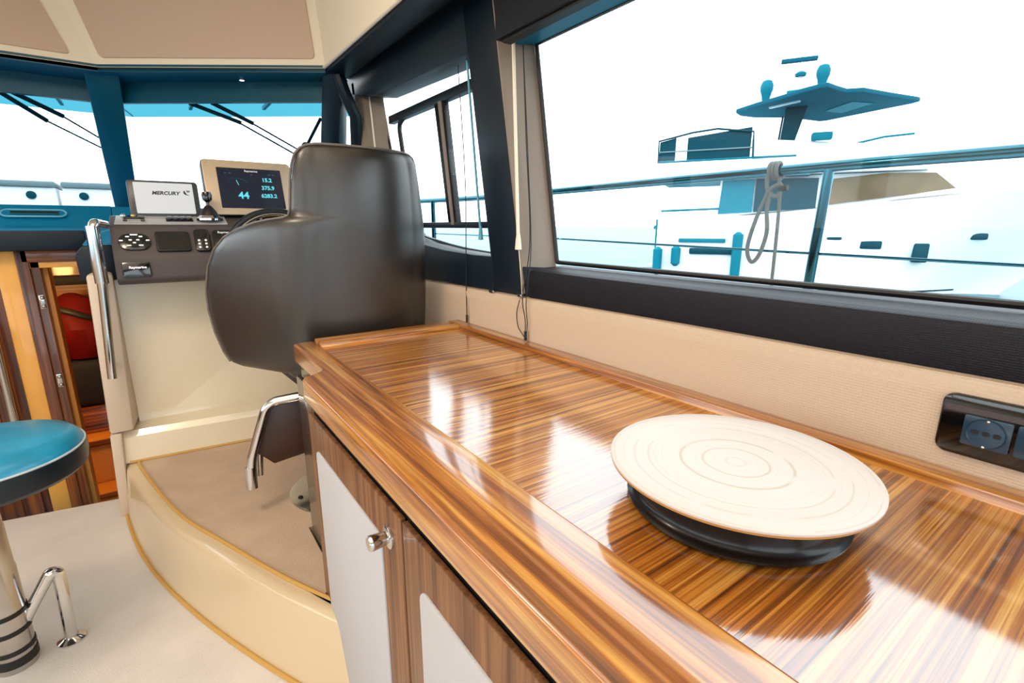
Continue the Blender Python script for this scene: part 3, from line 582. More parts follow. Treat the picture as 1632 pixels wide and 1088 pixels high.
MB().lathe([(0.034, 0), (0.034, 0.02), (0.028, 0.034), (0, 0.036)], (0.40, 2.535, 1.222), 24).build('bowl', 'gloss_black', g)
MB().tube([(0.40 + 0.034 * math.cos(2 * math.pi * k / 32), 2.535 + 0.034 * math.sin(2 * math.pi * k / 32), 1.250) for k in range(32)], 0.004, 8, True).build('ring', 'chrome', g)
# chrome grab rail on the console corner
hr = thing('console_handrail', (-0.18, 2.4, 0.6), 'chrome grab rail on the outer corner of the helm console', 'handrail')
MB().tube(arc_pts([(-0.140, 2.50, 1.205), (-0.166, 2.40, 1.212), (-0.172, 2.398, 1.16), (-0.173, 2.398, 0.985), (-0.196, 2.402, 0.62)], 0.03), [0.022] * 15 + [0.022] * 0 + [0.0205] * 0 + [0.015] * 100 if False else 0.0165, 14).build('tube', 'chrome', hr)
MB().tube([(-0.1715, 2.397, 1.20), (-0.173, 2.397, 0.99)], 0.0215, 16).build('sleeve', 'chrome', hr)
for z in (0.985, 0.66):
    MB().tube([(-0.173 - (0.985 - z) * 0.06, 2.40, z), (-0.185, 2.47, z)], 0.009, 10).build('bracket', 'chrome', hr)
# dashboard shelf to port of the console, sky tint in its colour
ds = thing('dashboard_shelf', (-0.6, 2.85, 1.1), 'padded dashboard shelf coloured with teal sky tint and a slot vent under the windshield', 'dashboard')
pr_ = [(2.80, 1.104), (2.775, 1.115), (2.775, 1.180), (2.782, 1.192), (2.795, 1.197), (2.81, 1.200), (2.92, 1.287), (3.95, 1.296), (3.95, 1.22), (3.0, 1.104)]
MB().prism([(-1.9, y, z) for y, z in pr_], (1.77, 0, 0), b=0.003).build('shelf', 'skytint_dash', ds)
MB().prism([(-0.128, 2.86, 1.235), (-0.128, 2.92, 1.285), (-0.128, 3.95, 1.294), (-0.128, 3.95, 1.24), (-0.128, 2.86, 1.17)], (1.0, 0, 0)).build('shelf_wing', 'skytint_dash', ds)
MB().box(-1.9, -0.225, 2.768, 2.80, 1.102, 1.182, 0.006).build('front_lip', 'skytint_dark', ds)
VF = frame((-0.38, 2.865, 1.2445), (1, 0, 0), (0, 0.11, 0.087))
vt = MB(VF).prism(rrect(-0.102, 0.102, -0.024, 0.024, 0.0235, 0.001), (0, 0, 0.009), b=0.003).build('vent', 'skytint_dash', ds)
MB(VF).tube(rrect(-0.100, 0.100, -0.022, 0.022, 0.0215, 0.010), 0.0035, 8, True).build('rim', 'blue_cord', vt)  # pale blue stands in for the highlight on the rounded rim
MB(VF).prism(rrect(-0.072, 0.078, 0.000, 0.012, 0.005, 0.0105), (0, 0, 0.001)).build('slot', 'black', vt)
MB(VF).prism(rrect(-0.072, 0.078, -0.014, -0.003, 0.005, 0.0095), (0, 0, 0.004), b=0.001).build('louvre', 'skytint_vinyl', vt)
# little lamp in the soffit
dl = thing('soffit_lamp', (0.45, 2.83, 1.877), 'small lit round lamp in the soffit above the helm', 'lamp')
MB().lathe([(0.011, 0), (0.010, -0.004), (0, -0.005)], (0.452, 2.835, 1.880), 20).build('lens', 'lamp_white', dl)
MB().lathe([(0.0155, 0), (0.0155, -0.002), (0.0115, -0.003)], (0.452, 2.835, 1.880), 20).build('ring', 'chrome', dl)

# ================================================================== HELM SEAT
hs = thing('helm_chair', (0.56, 1.90, 0.222), 'black leather bucket helm seat seen from behind on the platform', 'seat')
PHI = R(4); SEAT = Matrix.Translation((0.575, 1.905, 0.222)) @ Matrix.Rotation(PHI, 4, 'Z')
def shell(sv, z, off=0.0):
    """arc length sv across the back, height z above platform -> local point"""
    a, rb, ang = (0.17, 0.11, R(64)) if sv < 0 else (0.155, 0.10, R(86))
    s_ = abs(sv) if sv < 0 else sv * 0.94; sg = 1 if sv >= 0 else -1
    if s_ <= a: x, y, th = s_, 0.0, 0.0
    elif s_ <= a + rb * ang:
        th = (s_ - a) / rb; x = a + rb * math.sin(th); y = rb * (1 - math.cos(th))
    else:
        th = ang; e = s_ - a - rb * ang; x = a + rb * math.sin(ang) + e * math.cos(ang); y = rb * (1 - math.cos(ang)) + e * math.sin(ang)
    y += 0.03 * (min(s_, a) / a) ** 2
    lean = -0.06 * (z - 0.6) if z > 0.6 else -0.10 * (0.6 - z) * -1
    taper = 1.0 - 0.10 * max(0, (z - 0.75))
    x *= taper
    return Vector((sg * x, -0.26 + y + lean + off, z))
zs = [(0.482, .50), (0.486, .56), (0.498, .60), (0.53, .63), (0.60, .665), (0.68, .685), (0.76, .685), (0.84, .665), (0.90, .625), (0.94, .57), (0.968, .50), (0.988, .42), (0.998, .35), (1.003, .29), (1.010, .262), (1.03, .255), (1.07, .252), (1.12, .248), (1.16, .240), (1.19, .228), (1.207, .210), (1.216, .190), (1.221, .165)]
def slim(z):
    for (z0, s0), (z1, s1) in zip(zs, zs[1:]):
        if z <= z1: return s0 + (s1 - s0) * (z - z0) / (z1 - z0)
    return zs[-1][1]
zr = [(0.482, .22), (0.50, .25), (0.60, .28), (0.80, .295), (0.95, .295), (1.03, .275), (1.07, .262), (1.12, .252), (1.16, .243), (1.19, .230), (1.207, .212), (1.216, .190), (1.221, .165)]
def srim(z):
    for (z0, s0), (z1, s1) in zip(zr, zr[1:]):
        if z <= z1: return s0 + (s1 - s0) * (z - z0) / (z1 - z0)
    return zr[-1][1]
def span(u, z): return u * (slim(z) if u < 0 else srim(z))
def rim(u, z, d=0.012):
    sv = span(u, z); p1 = (shell(sv + 0.012, z) - shell(sv - 0.012, z)).normalized()
    return shell(sv, z) + Vector((-p1.y, p1.x, 0)) * d
cols = 56; mb = MB(SEAT); vs = []; fs = []
rows = []
for (z0, _a), (z1, _b) in zip(zs, zs[1:]):
    m_ = max(1, min(5, int((z1 - z0) / 0.012))); rows += [z0 + (z1 - z0) * q_ / m_ for q_ in range(m_)]
rows.append(zs[-1][0]); TH = 0.055
for layer in (0, 1):
    for ri, z in enumerate(rows):
        for ci in range(cols + 1):
            u = -1 + 2 * ci / cols; sv = span(u, z)
            p = shell(sv, z); e = 0.012
            p1 = (shell(min(sv + e, 9), z) - shell(sv - e, z)).normalized(); nrm = Vector((-p1.y, p1.x, 0))
            ed_ = min(1.0, (1 - abs(u)) * slim(z) / 0.045, (z - rows[0]) / 0.045, (rows[-1] - z) / 0.03)
            rnd_ = math.sqrt(max(0.0, 1 - (1 - ed_) ** 2))
            bul = 0.030 * (1 - abs(u) ** 3) * (1 - abs((z - rows[0]) / (rows[-1] - rows[0]) * 2 - 1) ** 4)
            d = 0.022 * (1 - rnd_) - bul if layer == 0 else 0.022 + 0.035 * rnd_
            vs.append(p + nrm * d)
nl = len(rows) * (cols + 1)
idx = lambda l, r_, c_: l * nl + r_ * (cols + 1) + c_
for r_ in range(len(rows) - 1):
    for c_ in range(cols):
        fs.append((idx(0, r_, c_), idx(0, r_, c_ + 1), idx(0, r_ + 1, c_ + 1), idx(0, r_ + 1, c_)))
        fs.append((idx(1, r_, c_), idx(1, r_ + 1, c_), idx(1, r_ + 1, c_ + 1), idx(1, r_, c_ + 1)))
    for c_ in (0, cols): fs.append((idx(0, r_, c_), idx(0, r_ + 1, c_), idx(1, r_ + 1, c_), idx(1, r_, c_)))
for r_ in (0, len(rows) - 1):
    for c_ in range(cols): fs.append((idx(0, r_, c_), idx(1, r_, c_), idx(1, r_, c_ + 1), idx(0, r_, c_ + 1)))
sh = mb.raw(vs, fs).build('backrest', 'leather', hs, ang=70)
# piping along the shell edge, lightened to paint its bright reflection
edge = [rim(-1, z) for z in rows[2:]] + [rim(-1 + k / 10., rows[-1]) + Vector((0, 0, 0.001)) for k in range(1, 20)] + [rim(1, z) for z in rows[:1:-1]]
MB(SEAT).tube(edge, 0.0042, 8).build('piping', 'piping', hs)
MB(SEAT).box(-0.27, 0.27, -0.20, 0.27, 0.46, 0.60, 0.05, 4).build('cushion', 'leather', hs)
MB(SEAT).box(-0.22, 0.22, -0.18, 0.22, 0.41, 0.465, 0.01).build('seat_pan', 'black', hs)
MB().lathe([(0.055, 0.01), (0.05, 0.03), (0.045, 0.42)], (0.495, 1.79, 0.222), 28).build('pedestal', 'brushed', hs)
bd = MB().lathe([(0.205, 0), (0.205, 0.004), (0.195, 0.010), (0.08, 0.020), (0, 0.022)], (0.49, 1.775, 0.222), 48).build('base_plate', 'brushed', hs)
for a in range(0, 360, 60): MB().lathe([(0.010, 0), (0.008, 0.006), (0, 0.007)], (0.49 + 0.175 * math.cos(R(a + 185)), 1.775 + 0.175 * math.sin(R(a + 185)), 0.232), 10).build('bolt', 'black', bd)
# fold down footrest under the port edge
MB().hexa([(0.225, 1.77, 0.60), (0.44, 1.74, 0.62), (0.44, 1.74, 0.42), (0.245, 1.77, 0.385), (0.195, 1.77, 0.44)], [(0.235, 1.80, 0.60), (0.45, 1.77, 0.62), (0.45, 1.77, 0.42), (0.255, 1.80, 0.385), (0.205, 1.80, 0.44)], b=0.004).build('footrest_panel', 'brown_leather', hs)
fr = MB().tube(arc_pts([(0.34, 1.73, 0.628), (0.262, 1.745, 0.622), (0.235, 1.75, 0.60), (0.176, 1.76, 0.43), (0.168, 1.762, 0.325)], 0.035), 0.0155, 14).build('footrest_tube', 'chrome', hs)
MB().tube([(0.170, 1.762, 0.40), (0.167, 1.762, 0.322)], 0.0185, 14).build('footrest_ferrule', 'chrome', fr)
MB().tube([(0.205, 1.785, 0.43), (0.198, 1.79, 0.350)], 0.012, 12).build('footrest_stay', 'chrome', hs)

# ================================================================== SIDEBOARD: worktop and cabinets
wt = thing('worktop', (0.55, 0.3, 0.80), 'glossy striped zebrano worktop with raised rails along the side windows', 'worktop')
MB().box(0.360, 0.838, -1.2, 1.48, 0.80, 0.850).build('inset_panel', 'veneer_cross', wt)
MB().prism([(0.240, -1.2, 0.800), (0.366, -1.2, 0.800), (0.366, 1.556, 0.800), (0.320, 1.556, 0.800), (0.307, 1.550, 0.800), (0.302, 1.540, 0.800), (0.302, 1.230, 0.800), (0.296, 1.212, 0.800), (0.262, 1.188, 0.800), (0.246, 1.180, 0.800), (0.240, 1.165, 0.800)], (0, 0, 0.054), b=0.005, seg=3).build('front_border', 'veneer_long', wt)
MB().box(0.366, 0.872, 1.472, 1.552, 0.80, 0.863, 0.003).build('end_rail', 'veneer_rail', wt)
MB().box(0.834, 0.8755, -1.2, 1.552, 0.80, 0.866, 0.003).build('back_rail', 'veneer_long', wt)
cb = thing('cabinet', (0.55, 0.3, 0), 'walnut cabinet with white fabric door panels under the worktop', 'cabinet')
MB().box(0.272, 0.868, -1.2, 1.228, 0.0, 0.798).build('body', 'black', cb)  # black stands in for the shade in the gaps round the doors
def door(y0, y1):
    d = MB().box(0.259, 0.269, y0, y1, 0.015, 0.748, 0.002).build('door', 'veneer_up', cb)
    pts = [(x, z, y) for x, y, z in rrect(y0 + 0.085, y1 - 0.062, 0.06, 0.672, 0.022, 0)]
    MB().prism([(0.2595, a, b_) for a, _, b_ in [(p[0], 0, p[2]) for p in pts]], (-0.0045, 0, 0), b=0.0015).build('fabric_panel', 'white_fabric', d)
    return d
da = door(0.662, 1.232); db = door(0.085, 0.655); dc = door(-0.49, 0.078); dd_ = door(-1.065, -0.497)
for d, y in ((da, 0.712), (dc, 0.13)):
    kz = 0.690
    MB().lathe([(0.020, 0), (0.020, 0.004), (0.017, 0.006)], (0.2585, y, kz), 28, axis=(-1, 0, 0)).build('knob_rose', 'chrome', d)
    MB().lathe([(0.011, 0.004), (0.0115, 0.012), (0.0135, 0.030), (0.0135, 0.034), (0.0115, 0.037), (0, 0.037)], (0.2585, y, kz), 28, axis=(-1, 0, 0)).build('knob', 'chrome', d)
fc = thing('end_cabinet', (0.6, 1.4, 0.222), 'dark narrow set-back cabinet at the helm end of the worktop', 'cabinet')
MB().prism([(0.312, 1.245, 0.2235), (0.312, 1.515, 0.2235), (0.322, 1.538, 0.2235), (0.345, 1.548, 0.2235), (0.868, 1.548, 0.2235), (0.868, 1.245, 0.2235)], (0, 0, 0.574)).build('body', 'dark_cabinet', fc)
MB().box(0.297, 0.311, 1.245, 1.522, 0.235, 0.765, 0.005).build('door', 'dark_cabinet', fc)
MB().box(0.295, 0.298, 1.25, 1.27, 0.62, 0.70, 0.001).build('door_pull', 'black', fc)

# ---- spun bamboo platter on black foot
PX, PY = 0.5655, 0.297
pl_ = thing('bamboo_platter', (PX, PY, 0.852), 'round cream spun bamboo platter on black lacquer foot atop the worktop', 'platter')
MB().lathe([(0.0, 0.0545), (0.06, 0.0545), (0.13, 0.0565), (0.1545, 0.0590), (0.1562, 0.0582), (0.1562, 0.0560)], (PX, PY, 0.852), 128).build('top_disc', 'bamboo', pl_, ang=60)
MB().lathe([(0.1562, 0.0561), (0.1555, 0.0530), (0.150, 0.0500), (0.125, 0.046), (0.10, 0.044), (0, 0.044)], (PX, PY, 0.852), 96, caps=False).build('rim', 'bamboo_edge', pl_)
MB().lathe([(0, 0.001), (0.124, 0.001), (0.131, 0.003), (0.132, 0.007), (0.128, 0.010), (0.1235, 0.012), (0.1215, 0.020), (0.122, 0.044), (0, 0.0445)], (PX, PY, 0.852), 96).build('foot', 'lacquer_black', pl_, ang=60)

# ---- power outlet
po = thing('power_outlet', (0.873, 0.09, 0.93), 'gloss black double power outlet in the beige wall above worktop', 'outlet')
OF = frame((0.8758, 0.118, 0.934), (0, -1, 0), (0, 0, 1))
MB(OF).prism(rrect(-0.055, 0.155, -0.043, 0.043, 0.014, 0), (0, 0, 0.009), b=0.003).build('frame', 'gloss_black', po)
MB(OF).prism(rrect(-0.050, 0.150, 0.020, 0.028, 0.003, 0.0092), (0, 0, 0.001)).build('top_strip', 'taupe', po)
for x0 in (-0.028, 0.024, 0.076):
    ins = MB(OF).prism(rrect(x0, x0 + 0.048, -0.024, 0.018, 0.002, 0.0092), (0, 0, 0.003), b=0.0008).build('socket', 'outlet_blue', po)
    if x0 < 0.02:
        MB(OF).lathe([(0.0205, 0), (0.0195, 0.002), (0.0185, 0.0008), (0, 0.0008)], (x0 + 0.024, -0.003, 0.0124), 32).build('socket_well', 'outlet_blue', ins)
        for dx in (-0.011, 0, 0.011): MB(OF).prism(rrect(x0 + 0.024 + dx - 0.004, x0 + 0.024 + dx + 0.004, -0.006, 0.000, 0.003, 0.0135), (0, 0, 0.0006)).build('pin_hole', 'black', ins)
        for dy in (-0.0195, 0.0165): MB(OF).sphere((x0 + 0.024, dy - 0.002, 0.0132), 0.0022).build('earth_contact', 'chrome', ins)
    else:
        MB(OF).lathe([(0.009, 0), (0.008, 0.003), (0.006, 0.001), (0, 0.001)], (x0 + 0.017, -0.003, 0.0124), 24).build('jack', 'chrome', ins)

# ---- blind box and blind cords
bb = thing('blind_box', (0.87, 0.2, 1.72), 'dark navy blind box above the large side window', 'blind box')
MB().box(0.850, 0.896, -2.2, 1.262, 1.702, 1.868, 0.006).build('box', 'navy_vinyl', bb)
MB().box(0.862, 0.890, -2.2, 1.24, 1.694, 1.703).build('folded_blind', 'black', bb)
wand = thing('blind_wand', (0.92, 1.25, 1.0), 'ivory blind wand with tassel hanging before the pillar', 'blind cord')
top_, bot_ = Vector((0.925, 1.276, 1.715)), Vector((0.885, 1.195, 1.15))
MB().tube([top_, bot_], 0.0052, 10).build('wand', 'white_cord', wand)
MB().lathe([(0.005, 0.03), (0.008, 0.010), (0.0105, -0.018), (0, -0.020)], bot_, 14).build('tassel', 'white_cord', wand)
MB().tube([bot_, (0.888, 1.185, 1.055), (0.888, 1.178, 0.985)], 0.0013, 6).build('cord', 'white_cord', wand)
g = thing('blind_pull', (0.93, 1.22, 0.87), 'dark blind cord looped down beside the ivory wand to the worktop', 'blind cord')
MB().tube(bez([(0.938, 1.246, 1.705), (0.935, 1.225, 1.45), (0.925, 1.190, 1.16), (0.8685, 1.150, 1.00), (0.8665, 1.135, 0.93), (0.8655, 1.132, 0.872)]), 0.0016, 6).build('cord', 'dark_cord', g)
MB().tube(bez([(0.938, 1.246, 1.705), (0.932, 1.212, 1.40), (0.915, 1.172, 1.14), (0.8685, 1.133, 0.99), (0.8660, 1.124, 0.92), (0.8655, 1.130, 0.872)]), 0.0014, 6).build('cord', 'dark_cord', g)
MB().tube(bez([(0.8685, 1.165, 0.985), (0.866, 1.176, 0.945), (0.865, 1.168, 0.905), (0.864, 1.145, 0.885), (0.8655, 1.132, 0.874)]), 0.0016, 6).build('loop', 'dark_cord', g)
MB().tube([(0.8655, 1.132, 0.895), (0.8655, 1.131, 0.868)], 0.0045, 8).build('cord_end', 'rubber', g)
MB().box(0.878, 0.892, 1.170, 1.190, 0.990, 1.000, 0.002).build('cleat', 'brushed', g)
g = thing('forward_blind_wand', (0.92, 1.6, 1.3), 'pale blue blind wand with tassel in front of the forward side window', 'blind cord')
MB().tube([(0.93, 1.545, 1.735), (0.93, 1.475, 1.17)], 0.0042, 10).build('wand', 'blue_cord', g)
MB().lathe([(0.004, 0.03), (0.007, 0.008), (0.009, -0.016), (0, -0.018)], (0.93, 1.475, 1.17), 14).build('tassel', 'blue_cord', g)
g = thing('forward_blind_pull', (0.92, 1.55, 0.87), 'thin dark blind cord hanging beyond the worktop end rail', 'blind cord')
MB().tube(bez([(0.93, 1.605, 1.735), (0.925, 1.565, 1.35), (0.888, 1.51, 1.02), (0.869, 1.478, 0.93), (0.867, 1.475, 0.868)]), 0.0017, 6).build('cord', 'dark_cord', g)
MB().tube(bez([(0.96, 1.48, 1.40), (0.93, 1.40, 1.15), (0.893, 1.345, 0.99)]), 0.0012, 6).build('cord', 'dark_cord', g)
MB().box(0.880, 0.894, 1.325, 1.352, 0.986, 0.996, 0.002).build('cleat', 'brushed', g)
MB().tube([(0.867, 1.475, 0.895), (0.867, 1.475, 0.868)], 0.004, 8).build('cord_end', 'rubber', g)
MB().tube([(0.948, 2.50, 1.83), (0.93, 2.36, 1.2)], 0.0045, 8).build('trim_20', 'white_cord', kind=ST)

# ================================================================== BAR STOOL
bs = thing('bar_stool', (-0.465, 1.735, 0), 'round dark leather bar stool, sky reflection in its seat colour, chrome column at left foreground', 'stool')
SXc, SYc = -0.432, 1.712
stp = [(0, 0.665), (0.10, 0.667), (0.165, 0.664), (0.190, 0.656), (0.203, 0.643), (0.207, 0.630)]
sd = [(0.207, 0.631), (0.211, 0.626), (0.212, 0.60), (0.208, 0.575), (0.195, 0.562), (0.17, 0.557), (0, 0.556)]
MB().lathe(stp, (SXc, SYc, 0), 72).build('seat_top', 'leather_skysheen', bs)
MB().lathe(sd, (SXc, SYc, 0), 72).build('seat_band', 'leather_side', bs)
MB().tube([(SXc + 0.2085 * math.cos(2 * math.pi * k / 90), SYc + 0.2085 * math.sin(2 * math.pi * k / 90), 0.6305) for k in range(90)], 0.0028, 6, True).build('stitching', 'stitch', bs)
MB().lathe([(0.045, 0.0), (0.045, 0.30), (0.043, 0.31), (0.040, 0.55), (0.06, 0.556)], (-0.465, 1.735, 0), 36).build('column', 'brushed', bs)
for z in (0.030, 0.062, 0.120, 0.172):
    hgt = 0.012 if z < 0.05 else 0.006
    MB().lathe([(0.0445, -hgt), (0.0475, -hgt), (0.0475, hgt), (0.0445, hgt)], (-0.465, 1.735, z), 36).build('rubber_ring', 'rubber', bs)
ft = MB().tube(arc_pts([(-0.435, 1.735, 0.118), (-0.36, 1.74, 0.245), (-0.345, 1.745, 0.235), (-0.352, 1.755, 0.005)], 0.035), 0.0155, 16).build('footrest', 'chrome', bs)
MB().lathe([(0.034, 0.001), (0.034, 0.005), (0.022, 0.012), (0.017, 0.016)], (-0.352, 1.755, 0.0), 28).build('floor_flange', 'chrome', ft)
gp = thing('grab_pole', (-0.565, 2.80, 0.3), 'satin steel upright grab rail on the walnut bulkhead behind the stool', 'handrail')
MB().tube([(-0.572, 2.790, 0.28), (-0.572, 2.790, 0.80)], 0.015, 16).build('tube', 'brushed', gp)
for z in (0.30, 0.78): MB().tube([(-0.572, 2.790, z), (-0.572, 2.8345, z)], 0.010, 12).build('bracket', 'brushed', gp)

# ================================================================== OUTSIDE
MB().raw([(-600, -600, -1.05), (900, -600, -1.05), (900, 900, -1.05), (-600, 900, -1.05)], [(0, 1, 2, 3)]).build('sea', 'sea', kind=ST)
sh_ = MB(); rnd = random.Random(3); x = 205; pts = []
for i in range(26):
    pts.append((330 + i * 4.2, 262 - i * 5.5))
t = MB()
for i in range(len(pts) - 1):
    (xa, ya), (xb, yb) = pts[i], pts[i + 1]
    hgt = 1.2 + 5.0 * abs(math.sin(i * 1.3)) * max(0, 1 - i / 26) + rnd.random() * 1.5
    t.hexa([(xa, ya, -1.2), (xb, yb, -1.2), (xb + 12, yb + 8, -1.2), (xa + 12, ya + 8, -1.2)], [(xa, ya, hgt), (xb, yb, hgt + 0.8), (xb + 12, yb + 8, hgt), (xa + 12, ya + 8, hgt)])
tag(t.build('shoreline', 'shore', kind='stuff'), 'low hazy blue shoreline beyond the water', 'shore')
# side deck and guard rail
MB().prism([(1.06, -2.4, 0.62), (1.75, -2.4, 0.62), (1.75, 2.6, 0.66), (1.2, 4.6, 0.72), (1.02, 3.2, 0.70)], (0, 0, 0.05)).build('side_deck', 'gel_white', kind=ST)
gr = thing('guard_rail', (1.62, 0.7, 0.67), 'stainless guard rail along the side deck outside the window', 'railing')
MB().tube(bez([(1.62, -2.3, 1.362), (1.62, 0.0, 1.364), (1.62, 0.72, 1.368), (1.62, 1.9, 1.364), (1.60, 2.6, 1.362), (1.45, 3.6, 1.37), (1.0, 4.8, 1.38)], 12), 0.0155, 14).build('top_rail', 'rail_steel', gr)
for y, xx in ((0.675, 1.62), (1.93, 1.62), (3.05, 1.55), (-0.9, 1.62)):
    st = MB().tube([(xx, y, 1.36), (xx + 0.02, y + 0.035, 0.665)], 0.0145, 14).build('stanchion', 'rail_steel', gr)
    MB().lathe([(0.035, 0.004), (0.032, 0.012), (0.018, 0.02)], (xx + 0.02, y + 0.035, 0.66), 16).build('stanchion_foot', 'rail_steel', st)
MB().tube([(1.635, -2.3, 1.07), (1.635, 0.68, 1.118), (1.635, 1.93, 1.14), (1.56, 3.05, 1.15)], 0.0042, 8).build('lifeline', 'rail_steel', gr)
MB().tube([(1.635, 1.90, 1.155), (1.625, 1.87, 1.155)], 0.012, 8).build('lifeline_eye', 'chrome', gr)
rp = thing('mooring_line', (1.60, 0.80, 0.9), 'grey mooring rope knotted round the guard rail with hanging loop', 'rope')
coil = []
for k in range(61):
    a = 2 * math.pi * k / 20; coil.append((1.62 + 0.022 * math.cos(a), 0.845 - 0.011 * k / 20, 1.368 + 0.024 * math.sin(a)))
MB().tube(coil, 0.0066, 8).build('hitch', 'rope', rp)
MB().tube(bez([(1.60, 0.845, 1.355), (1.596, 0.835, 1.31), (1.597, 0.81, 1.29), (1.60, 0.795, 1.305), (1.60, 0.80, 1.325), (1.597, 0.82, 1.318), (1.594, 0.835, 1.30)], 6), 0.0066, 8).build('knot', 'rope', rp)
MB().tube(bez([(1.595, 0.832, 1.305), (1.594, 0.862, 1.22), (1.594, 0.880, 1.13), (1.594, 0.862, 1.085), (1.594, 0.838, 1.11), (1.594, 0.822, 1.18), (1.595, 0.830, 1.25), (1.596, 0.825, 1.305)], 8), 0.0066, 8).build('bight', 'rope', rp)
MB().tube(bez([(1.60, 0.805, 1.345), (1.60, 0.795, 1.25), (1.60, 0.790, 1.0), (1.60, 0.79, 0.68)], 6), 0.0055, 8).build('tail', 'rope', rp)
MB().tube([(1.598, 0.80, 1.312), (1.598, 0.775, 1.314)], 0.009, 8).build('whipping', 'black', rp)

# foredeck with two white lockers, visor and wipers
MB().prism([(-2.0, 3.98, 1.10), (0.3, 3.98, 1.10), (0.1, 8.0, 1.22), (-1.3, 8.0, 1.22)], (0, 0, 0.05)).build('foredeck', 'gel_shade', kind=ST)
for i, (x0, x1, lab) in enumerate(((-0.99, -0.480, 'left white foredeck locker seen through the windshield'), (-0.447, 0.06, 'right white foredeck locker nearer the windshield post'))):
    lk = thing('foredeck_locker', ((x0 + x1) / 2, 4.7, 1.18), lab, 'locker')
    MB().hexa([(x0, 4.60, 1.17), (x1, 4.60, 1.17), (x1, 4.60, 1.452), (x0, 4.60, 1.452)], [(x0, 5.1, 1.17), (x1, 5.1, 1.17), (x1, 5.02, 1.452), (x0, 5.02, 1.452)], b=0.008).build('body', 'gel_white', lk)
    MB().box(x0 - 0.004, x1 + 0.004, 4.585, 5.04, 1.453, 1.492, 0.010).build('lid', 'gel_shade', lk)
    MB().lathe([(0.026, 0), (0.026, 0.008), (0.012, 0.012), (0, 0.012)], (-0.606 if i == 0 else -0.339, 4.60, 1.40), 18, axis=(0, -1, 0)).build('latch', 'yacht_dark', lk)
vz = thing('sun_visor', (0.2, 3.4, 1.82), 'blue tinted acrylic visor above the windshield outside', 'visor')
MB().hexa([(-1.1, 3.36, 1.835), (-0.09, 3.36, 1.835), (0.01, 3.93, 1.84), (-1.1, 3.93, 1.84)], [(-1.1, 3.36, 1.845), (-0.09, 3.36, 1.845), (0.01, 3.93, 1.85), (-1.1, 3.93, 1.85)]).build('centre_panel', 'acrylic', vz)
MB().hexa([(-0.09, 3.36, 1.835), (0.86, 2.66, 1.835), (1.18, 3.06, 1.84), (0.01, 3.93, 1.84)], [(-0.09, 3.36, 1.845), (0.86, 2.66, 1.845), (1.18, 3.06, 1.85), (0.01, 3.93, 1.85)]).build('side_panel', 'acrylic', vz)
for (x, y) in ((0.28, 3.09), (0.62, 2.84), (-0.3, 3.37)): MB().box(x - 0.008, x + 0.008, y, y + 0.45, 1.846, 1.862).build('visor_bracket', 'gel_white', vz)
wp = thing('windshield_wiper', (-0.4, 3.4, 1.8), 'twin arm wiper outside the middle windshield pane', 'wiper')
MB().tube([(-0.500, 3.325, 1.815), (-0.339, 3.452, 1.705)], 0.011, 8).build('arm_root', 'wiper', wp)
MB().tube([(-0.355, 3.442, 1.712), (-0.10, 3.62, 1.585)], 0.0045, 8).build('arm', 'wiper', wp)
MB().tube([(-0.43, 3.332, 1.800), (-0.272, 3.420, 1.728)], 0.011, 8).build('arm_root', 'wiper', wp)
MB().tube([(-0.285, 3.415, 1.735), (-0.09, 3.56, 1.615)], 0.0045, 8).build('arm', 'wiper', wp)
wp = thing('side_windshield_wiper', (0.5, 3.0, 1.7), 'twin arm wiper with blade outside the helm windshield pane', 'wiper')
MB().tube([(0.245, 3.105, 1.800), (0.457, 3.030, 1.719)], 0.010, 8).build('arm_root', 'wiper', wp)
MB().tube([(0.44, 3.035, 1.724), (0.713, 3.010, 1.578)], 0.0045, 8).build('arm', 'wiper', wp)
MB().tube([(0.335, 3.035, 1.800), (0.509, 2.995, 1.716)], 0.010, 8).build('arm_root', 'wiper', wp)
MB().tube([(0.495, 3.0, 1.722), (0.724, 2.975, 1.598)], 0.0045, 8).build('arm', 'wiper', wp)
MB().tube([(0.785, 2.765, 1.735), (0.725, 3.01, 1.56), (0.70, 3.08, 1.50)], 0.008, 8).build('blade', 'wiper', wp)
MB().sphere((0.745, 2.94, 1.62), 0.022).build('blade_joint', 'wiper', wp)
MB().sphere((0.722, 2.995, 1.585), 0.018).build('blade_joint', 'wiper', wp)

# ---- the passing motor yacht (local: x to bow, y away from us, z above datum)
YM = Matrix.Translation((15.23, 12.44, 0)) @ Matrix(((0.503, 0.864, 0, 0), (-0.864, 0.503, 0, 0), (0, 0, 1, 0), (0, 0, 0, 1)))
my = thing('motor_yacht', YM @ Vector((6, 2, -1.05)), 'large white motor yacht with teal shaded hardtop passing outside', 'yacht')
st_ = [(0.4, 0.0, 0.10, 1.50), (2.6, 0.0, 0.06, 1.54), (5, 0.02, 0.05, 1.62), (7, 0.25, 0.0, 1.80), (8.5, 0.75, 0.10, 2.0), (10.2, 1.45, 0.30, 2.2), (11.6, 1.98, 0.75, 2.34), (13.0, 2.16, 1.60, 2.44), (13.9, 2.2, 2.18, 2.48)]
vs = []; fs = []; k = 9
for i, (x, yw, ys, zs_) in enumerate(st_):
    xw = x if x < 8 else x - (x - 8) * 0.42
    half_w, half_s = 2.2 - yw, 2.2 - ys
    vs += [(xw, 2.2 - half_w, -1.3), (xw, 2.2 - half_w, -0.95), (xw * 0.6 + x * 0.4, 2.2 - half_w * 0.6 - half_s * 0.4, 0.0), (x, 2.2 - half_s, zs_), (x, 2.2, zs_ + 0.03), (x, 2.2 + half_s, zs_), (xw * 0.6 + x * 0.4, 2.2 + half_w * 0.6 + half_s * 0.4, 0.0), (xw, 2.2 + half_w, -0.95), (xw, 2.2 + half_w, -1.3)]
